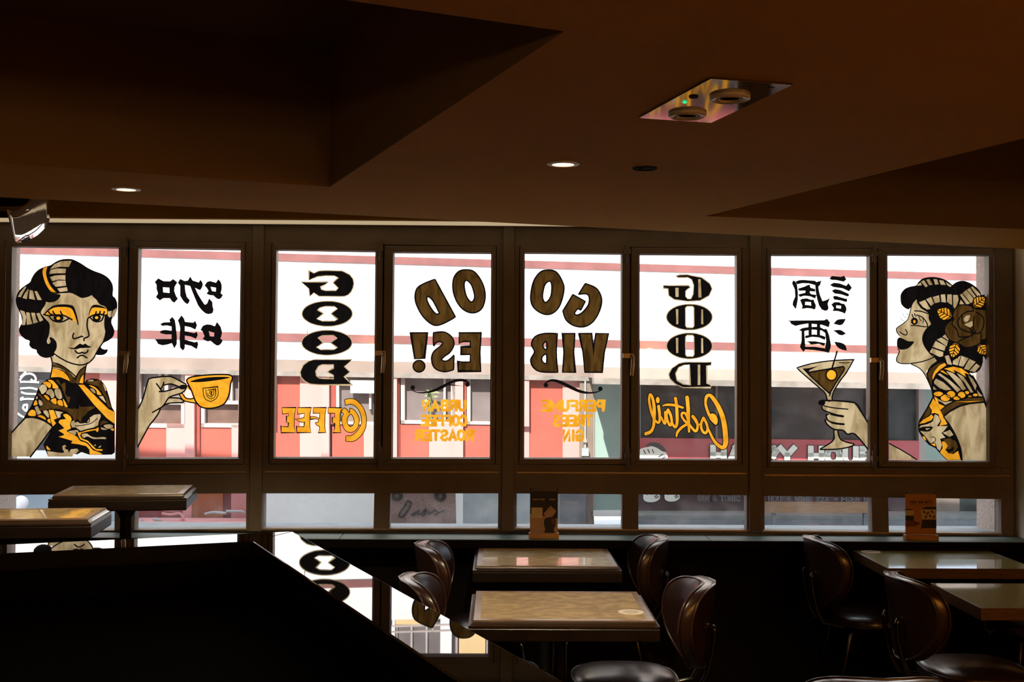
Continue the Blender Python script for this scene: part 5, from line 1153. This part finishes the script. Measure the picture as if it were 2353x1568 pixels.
# ------------------------------------------------------------------ vinyl dinette chairs
def sup(a, rx, ry, e):
    c_, s__ = math.cos(a), math.sin(a)
    return rx * math.copysign(abs(c_) ** e, c_), ry * math.copysign(abs(s__) ** e, s__)
ZT, ZBt = 0.838, 0.50
def back_outline(a):
    y, z = sup(a, 0.215, 0.17, 0.52)
    zz = (ZT + ZBt) / 2 + z
    t = (zz - ZBt) / (ZT - ZBt)
    k = 0.56 + 0.44 * math.sin(min(1, max(0, t) / .62) * PI / 2)
    return y * k, zz
def back_x(y, z):
    return 0.105 * (abs(y) / .215) ** 1.8 - .10 * (z - ZBt) - .055 * max(0, (z - .72)) 
def make_chair(label):
    t = thing('vinyl_chair', label, 'chair', (0, 0, 0), 0, None)
    N = 56
    def ring(k, off):
        out = []
        for i in range(N):
            y, z = back_outline(2 * PI * i / N)
            zc = (ZT + ZBt) / 2 + .02
            y *= k; z = zc + (z - zc) * k
            out.append((-.265 + back_x(y, z) + off, y, z))
        return out
    ks = [.02, .25, .5, .72, .86, .94, .98]
    th = .024
    rings = [ring(k, th + .010 * (1 - k ** 6)) for k in ks] + [ring(1.0, th), ring(1.012, th * .4), ring(1.012, -th * .4), ring(1.0, -th)] + [ring(k, -th - .006 * (1 - k ** 6)) for k in reversed(ks)]
    bk = obj('backrest', MB().loft(rings), M['vinyl'], t, world=False, smooth=True)
    pp = MB()
    pp.tube(ring(1.004, th + .001), .0045, 6, closed=True); pp.tube(ring(1.004, -th - .001), .0045, 6, closed=True)
    obj('piping', pp, M['piping'], bk, smooth=True)
    def sring(k, z): return [(sup(2*PI*i/N, .205, .208, .72)[0] * k + .02, sup(2*PI*i/N, .205, .208, .72)[1] * k, z) for i in range(N)]
    st = [sring(.95, .408), sring(1.0, .416), sring(1.01, .432), sring(.995, .448), sring(.965, .457), sring(.88, .467), sring(.72, .476), sring(.5, .483), sring(.25, .4865), sring(.02, .4875)]
    se = obj('seat', MB().loft(st), M['vinyl'], t, world=False, smooth=True)
    obj('piping', MB().tube(sring(.99, .452), .0045, 6, closed=True), M['piping'], se, smooth=True)
    for sy in (-1, 1):
        obj('leg', MB().tube([(.14, sy * .14, .415), (.17, sy * .165, .38), (.205, sy * .19, .0)], .0105, 10), M['chrome'], t, world=False, smooth=True)
        obj('leg', MB().tube([(-.10, sy * .14, .415), (-.15, sy * .16, .38), (-.23, sy * .19, .0)], .0105, 10), M['chrome'], t, world=False, smooth=True)
        obj('back_support', MB().tube([(-.05, sy * .075, .405), (-.16, sy * .075, .402), (-.255, sy * .075, .42), (-.285, sy * .075, .48), (-.308, sy * .075, .58), (-.315, sy * .075, .655), (-.305, sy * .075, .675)], .0105, 10), M['chrome'], t, world=False, smooth=True)
    return t
ch0 = make_chair('')
spots = [('oxblood vinyl chair left of the stone table under the window', -.055, 5.42, 0),
         ('oxblood vinyl chair left of the near stone table, behind the bar edge', -.055, 4.56, 0),
         ('oxblood vinyl chair right of the stone table under the window', .495, 5.66, PI),
         ('oxblood vinyl chair right of the near stone table, seat catching the light', .505, 4.50, PI),
         ('oxblood vinyl chair seen from behind at the green table under the window', 1.80, 5.66, 0),
         ('oxblood vinyl chair seen from behind at the near green table', 1.86, 4.64, 0),
         ('oxblood vinyl chair at the right end of the green window table', 2.545, 5.50, PI),
         ('oxblood vinyl chair of which just the top rim shows at the bottom edge', 1.016, 3.36, PI * .5)]
for i, (lab, x, y, rz) in enumerate(spots):
    o = ch0 if i == 0 else copy_tree(ch0)
    o.location = (x * 1.0333, y * 1.0333, 0); o.scale = (1.02, 1.02, .967); o.rotation_euler = (0, 0, rz); o['label'] = lab; o['group'] = 'vinyl chairs at the tables'

# ------------------------------------------------------------------ menu stands on the sill
def stand(label, x0, x1, yb, yt, ytp, kind):
    Y = 6.12
    a = at_wall(x0, yb, Y); zt = at_wall(x0, yt, Y).z; zp = at_wall(x0, ytp, Y).z
    xa, xb = at_wall(x0, yb, Y).x, at_wall(x1, yb, Y).x
    t = thing('menu_stand', label, 'menu stand', ((xa + xb) / 2, Y, ZS), 0, 'menu stands on the sill')
    obj('base', MB().box(xa, xb, Y - .022, Y + .022, ZS, ZS + .028), M['pine'], t, bevel=.002)
    obj('holder', MB().box(xa + .003, xb - .003, Y + .0025, Y + .005, ZS + .028, zt), M['acrylic'], t)
    post = obj('poster', MB().box(xa + .006, xb - .006, Y - .001, Y + .001, ZS + .0285, zp), M['poster_dark' if kind == 0 else 'poster_orange'], t)
    for x in (xa + .010, xb - .010): obj('stud', MB().lathe([(.003, -.003), (.003, .004)], 10, (x, Y, zt - .006)), M['chrome'], t)
    wx, wz = xb - xa - .012, zp - ZS - .0285
    def pq(name, mt, pts, k=1, smooth=False):
        P = clean(cr(pts, True, 4)) if smooth else [Vector(q) for q in pts]
        tri = tessellate_polygon([[Vector((q.x, q.y, 0)) for q in P]])
        return obj(name, MB().add([(xa + .006 + q.x * wx, Y - .001 - .0003 * k, zp - q.y * wz) for q in P], [tuple(r) for r in tri]), M[mt], post)
    def line(text, xl, xr, yt_, yb_, w, mt, k=2):
        mb = MB()
        for ch, a_, b_ in layout(text, xl, xr, False, .25):
            for path in ALPHA[ch]:
                for s0, s1 in zip(path[:-1], path[1:]):
                    p0 = Vector((a_ + (b_ - a_) * s0[0], (yt_ + (yb_ - yt_) * s0[1]) * wz / wx)); p1 = Vector((a_ + (b_ - a_) * s1[0], (yt_ + (yb_ - yt_) * s1[1]) * wz / wx))
                    d = p1 - p0
                    if d.length < 1e-6: continue
                    d.normalize(); n = Vector((-d.y, d.x)) * w / 2
                    q = [p0 + n - d * w * .4, p1 + n + d * w * .4, p1 - n + d * w * .4, p0 - n - d * w * .4]
                    mb.add([(xa + .006 + r.x * wx, Y - .001 - .0003 * k, zp - r.y * wx) for r in q], [(0, 1, 2, 3)])
        obj('lettering', mb, M[mt], post)
    if kind == 0:
        pq('table_picture', 'poster_tan', [(0, .55), (.45, .60), (1, .66), (1, 1), (0, 1)])
        line('LEAVE A 5-STAR', .10, .52, .185, .215, .010, 'poster_cream'); line('REVIEW', .70, .90, .185, .215, .010, 'poster_cream')
        pq('card_picture', 'poster_cream', [(.05, .395), (.45, .395), (.45, .65), (.05, .65)], 2)
        pq('napkin_picture', 'poster_tan', [(.49, .54), (.74, .35), (.95, .48), (.80, .62), (.55, .62)], 2)
        pq('cup_picture', 'poster_dark', [(.56, .65), (.88, .64), (.93, .78), (.86, .92), (.88, 1.0), (.53, 1.0), (.55, .92), (.50, .78)], 3, True)
        pq('cup_band_picture', 'poster_red', [(.76, .66), (.88, .66), (.92, .78), (.80, .80)], 4)
    else:
        line('100% WIN RATE', .13, .87, .165, .225, .016, 'poster_dark')
        pq('rule', 'poster_dark', [(.13, .255), (.87, .255), (.87, .262), (.13, .262)], 2)
        pq('shadow_picture', 'poster_red', [(.0, .67), (.3, .66), (.5, .72), (.3, .80), (.0, .81)], 2)
        pq('jar_lid_picture', 'poster_dark', [(.52, .36), (.66, .31), (1, .31), (1, .37), (.52, .37)], 3)
        pq('jar_picture', 'poster_cream', [(.50, .38), (1, .38), (1, .62), (.52, .62)], 3)
        for i, (x, y, mt) in enumerate(((.60,.44,'poster_grey'),(.72,.47,'poster_red'),(.86,.43,'poster_grey'),(.66,.56,'poster_red'),(.80,.54,'poster_grey'),(.92,.56,'poster_red'))):
            pq('bean_picture', mt, ell(x, y, .055, .030, 12, .6 * (-1) ** i), 4)
        pq('machine_picture', 'poster_dark', [(.54, .63), (1, .63), (1, .84), (.55, .84), (.50, .87)], 3)
        pq('jar_lid_picture', 'poster_dark', [(0, .37), (.2, .365), (.27, .39), (0, .40)], 3); pq('jar_picture', 'poster_cream', [(0, .40), (.27, .40), (.27, .53), (0, .53)], 3)
        pq('machine_picture', 'poster_dark', [(0, .53), (.27, .53), (.27, .66), (0, .66)], 4)
    return t
stand('dark poster with a cup picture in a pine menu stand on the sill', 1215, 1284, 1229, 1122, 1129, 0)
stand('orange poster with jar pictures in a pine menu stand on the right of the sill', 2078, 2154, 1238, 1131, 1136, 1)

# ------------------------------------------------------------------ ceiling fittings
def downlight(px, py, lab, lit=True):
    q = at_level(px, py, H)
    t = thing('downlight', lab, 'ceiling light', (q.x, q.y, H), 0, 'lit downlights')
    r = .050
    obj('trim_ring', MB().lathe([(r * .66, -.001), (r * .68, -.004), (r, -.002), (r, .0), (r * .66, .0)], 36, cap0=False, cap1=False), M['whiteplastic'], t, world=False, smooth=True, auto=.6)
    obj('lamp', MB().lathe([(.033, -.0012), (.001, -.0014)], 28, cap0=False), M['lamp'], t, world=False)
    ld = bpy.data.lights.new('downlight_beam', 'SPOT'); ld.energy = 90; ld.color = (1, .79, .48); ld.spot_size = 1.3; ld.spot_blend = .55; ld.shadow_soft_size = .03
    lo = bpy.data.objects.new('downlight_beam', ld); COL.objects.link(lo); lo.parent = t; lo.location = (0, 0, -.02); lo.rotation_euler = (math.radians(27), 0, 0)
downlight(1294, 376.5, 'lit round downlight in the ceiling right of the picture centre')
downlight(290, 434.5, 'lit round downlight in the ceiling at the left')
q = at_level(1482, 386.5, H)
t = thing('empty_light_socket', 'dark empty round fitting in the ceiling right of a lit downlight', 'ceiling fitting', (q.x, q.y, H))
obj('cup', MB().lathe([(.038, .0), (.038, -.003), (.034, -.004), (.030, -.0015), (.001, -.0012)], 28, cap0=False), M['hole'], t, world=False)
obj('clip', MB().box(-.022, -.012, -.036, -.030, -.012, -.001), M['hole'], t, world=False)
# emergency light plate
P = [at_level(x, y, H) for x, y in ((1462, 267), (1622, 278), (1835, 192), (1640, 177))]
ex = (P[1] - P[0] + P[2] - P[3]).normalized(); ey = Vector((-ex.y, ex.x, 0)) * -1
cen = sum(P, Vector()) / 4
lx = ((P[1] - P[0]).length + (P[2] - P[3]).length) / 2; ly = ((P[3] - P[0]).length + (P[2] - P[1]).length) / 2
rz = math.atan2(ex.y, ex.x)
em = thing('emergency_light', 'steel ceiling plate with two swivel lamps and a green indicator', 'emergency light', (cen.x, cen.y, H - .0004), rz)
obj('plate', MB().box(-lx/2, lx/2, -ly/2, ly/2, -.004, 0), M['steel'], em, world=False, bevel=.001)
for yy, xx in ((ly * .30, -lx * .02), (-ly * .17, lx * .07)):
    h_ = obj('lamp_ring', MB().lathe([(.046, -.004), (.046, -.010), (.041, -.013), (.032, -.011), (.029, -.008), (.026, -.012), (.022, -.008)], 32, (xx, yy, 0), False, False), M['whiteplastic'], em, world=False, smooth=True, auto=.7)
    obj('lens', MB().lathe([(.023, -.007), (.012, -.006), (.001, -.0055)], 24, (xx, yy, 0), False), M['lens'], h_)
obj('indicator', MB().lathe([(.005, -.004), (.0045, -.007), (.001, -.0085)], 14, (-lx * .32, ly * .02, 0), False), M['led'], em, world=False)
obj('test_button', MB().lathe([(.011, -.004), (.010, -.007), (.001, -.0072)], 18, (-lx * .33, -ly * .11, 0), False), M['hole'], em, world=False)
obj('logo', MB().box(lx * .28, lx * .36, -ly * .43, -ly * .415, -.0046, -.0038), M['hole'], em, world=False)
# slot vents on the bulkhead at far left and the curled clear deflector hanging by them
vt = thing('air_vent', 'dark slot air vent in the bulkhead above the window, far left', 'air vent', at_wall(20, 480, YF))
a = at_wall(-160, 452, YF); b_ = at_wall(66, 474, YF)
fr = MB(); fr.box(a.x, b_.x, YF - .012, YF - .001, b_.z, a.z + .01); obj('upper_slot', fr, M['hole'], vt)
a = at_wall(-160, 485, YF); b_ = at_wall(18, 500, YF); obj('lower_slot', MB().box(a.x, b_.x, YF - .012, YF - .001, b_.z, a.z), M['hole'], vt)
a = at_wall(-160, 476, YF); b_ = at_wall(40, 479, YF); obj('vent_blade', MB().box(a.x, b_.x, YF - .03, YF - .001, b_.z, a.z), M['bulkhead'], vt)
upx = [(113,446),(104,445),(90,444),(75,452),(62,467),(50,474),(40,481),(33,483.5),(25,484),(15,481.5)]
lox = [(112,508),(106,519),(96,530),(84,541),(70,549),(58,555),(50,557.5),(42,558),(36,556.5),(31,552)]
dy = [5.02, 4.96, 4.88, 4.80, 4.72, 4.64, 4.57, 4.52, 4.48, 4.44]
upx = [q + (d,) for q, d in zip(upx, dy)]; lox = [q + (d + .09,) for q, d in zip(lox, dy)]
df = thing('air_deflector', 'curled clear plastic air deflector hanging at the upper left', 'air deflector', at_wall(95, 458, 4.40))
mb = MB(); rows = []
nU = len(upx)
U = [at_wall(*q) for q in upx]; Lw = [at_wall(*q) for q in lox]
mb.loft([[U[i].lerp(Lw[i], k / 4) for i in range(nU)] for k in range(5)], False, False, closed=False)
M['clearsheet'] = mat('glossy_plastic_sheet', (0.80, 0.78, 0.77), 0.07, metal=0.75, noise=0.12, scale=12, coat=0.5)
ds = obj('sheet', mb, M['clearsheet'], df, smooth=True)
sd = ds.modifiers.new('thick', 'SOLIDIFY'); sd.thickness = .003
pr = MB()
random.seed(3)
for i in range(26):
    a_ = random.uniform(.12, .42); k = random.uniform(.08, .85); ii = a_ * (nU - 1); i0 = int(ii); f = ii - i0
    q = U[i0].lerp(U[i0 + 1], f).lerp(Lw[i0].lerp(Lw[i0 + 1], f), k); s0 = random.uniform(.002, .005)
    pr.box(q.x - s0, q.x + s0, q.y - .004, q.y - .003, q.z - s0 * 1.4, q.z + s0 * 1.4)
obj('tan_marks', pr, M['poster_tan'], df)  # small tan marks scattered over part of the sheet
cl_ = MB().box(U[4].x - .01, U[4].x + .01, U[4].y - .01, U[4].y + .01, U[4].z - .01, H); obj('hanger', cl_, M['acrylic'], df)
# lamps added unseen behind the camera as warm fill for the room
def added_wall_lamp(lab, pos, nrm, watts, col):
    P = Vector(pos); n = Vector(nrm); sd = Vector((-n.y, n.x, 0))
    wl = thing('added_wall_lamp', lab, 'added lamp', pos, 0, 'added fill lamps on the unseen back wall')
    bp = MB(); q = [P + sd * a + Vector((0, 0, c_)) for a, c_ in ((-.05, -.07), (.05, -.07), (.05, .07), (-.05, .07))]
    obj('back_plate', bp.hexa(q, [v + n * .02 for v in q]), M['brass'], wl)
    obj('arm', MB().tube([P + n * .02, P + n * .11 + Vector((0, 0, -.01)), P + n * .15 + Vector((0, 0, .03))], .008, 8), M['brass'], wl)
    c_ = P + n * .15 + Vector((0, 0, .03))
    obj('cup', MB().lathe([(.02, .0), (.045, .02), (.05, .04)], 24, c_, True, False), M['brass'], wl, smooth=True)
    obj('globe', MB().lathe([(max(.001, .06 * math.sin(PI * k / 12)), .085 - .06 * math.cos(PI * k / 12)) for k in range(13)], 20, c_, False, False), M['globe'], wl, smooth=True)
    ld = bpy.data.lights.new('added_lamp_light', 'POINT'); ld.energy = watts; ld.color = col; ld.shadow_soft_size = .07
    lo = bpy.data.objects.new('added_lamp_light', ld); COL.objects.link(lo); lo.parent = wl; lo.location = n * .15 + Vector((0, 0, .115))
M['globe'] = glass_mat('lamp_globe', (1.0, .85, .62), .02)
WARM = (1, .72, .42)
added_wall_lamp('added brass globe fill lamp on the unseen back wall, right of the bar', (1.9, YB, 1.72), (0, 1, 0), 33, WARM)
added_wall_lamp('added brass globe fill lamp on the unseen back wall, behind the bar', (-1.6, YB, 1.72), (0, 1, 0), 33, WARM)
fl_ = thing('added_uplighter', 'added tall brass uplighter, unseen in the right rear corner', 'added uplighter', (2.75, .55, 0))  # unseen lamp added for the warm glow on the right ceiling
obj('base', MB().lathe([(.13, 0), (.13, .015), (.02, .03)], 28, (2.75, .55, 0)), M['brass'], fl_)
obj('pole', MB().lathe([(.012, .02), (.012, 1.15)], 14, (2.75, .55, 0)), M['brass'], fl_, smooth=True)
obj('added_lamp_shade', MB().lathe([(.02, 1.13), (.07, 1.15), (.13, 1.21), (.16, 1.27), (.155, 1.27), (.125, 1.215), (.065, 1.16), (.02, 1.145)], 28, (2.75, .55, 0), False, False), M['brass'], fl_, smooth=True)
ld = bpy.data.lights.new('added_uplight', 'SPOT'); ld.energy = 430; ld.color = (1, .72, .31); ld.spot_size = math.radians(134); ld.spot_blend = .25; ld.shadow_soft_size = .04
lo = bpy.data.objects.new('added_uplight', ld); COL.objects.link(lo); lo.parent = fl_; lo.location = (0, 0, 1.285); lo.rotation_euler = (PI, 0, 0)
# glowing strip added in place of daylight bounced onto the window head
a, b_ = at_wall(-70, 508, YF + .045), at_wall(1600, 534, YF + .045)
cv = thing('soffit_glow', 'long thin glowing strip standing in for daylight on the soffit above the windows', 'soffit glow', ((a.x + b_.x) / 2, YF + .05, ZL - .008))
obj('glow_strip', MB().box(OL + .02, OR - .02, YF + .012, YF + .150, ZL - .0105, ZL - .0068), M['strip'], cv)
obj('glow_backing', MB().box(OL + .015, OR - .015, YF + .006, YF + .156, ZL - .0066, ZL - .0055), M['whiteplastic'], cv)
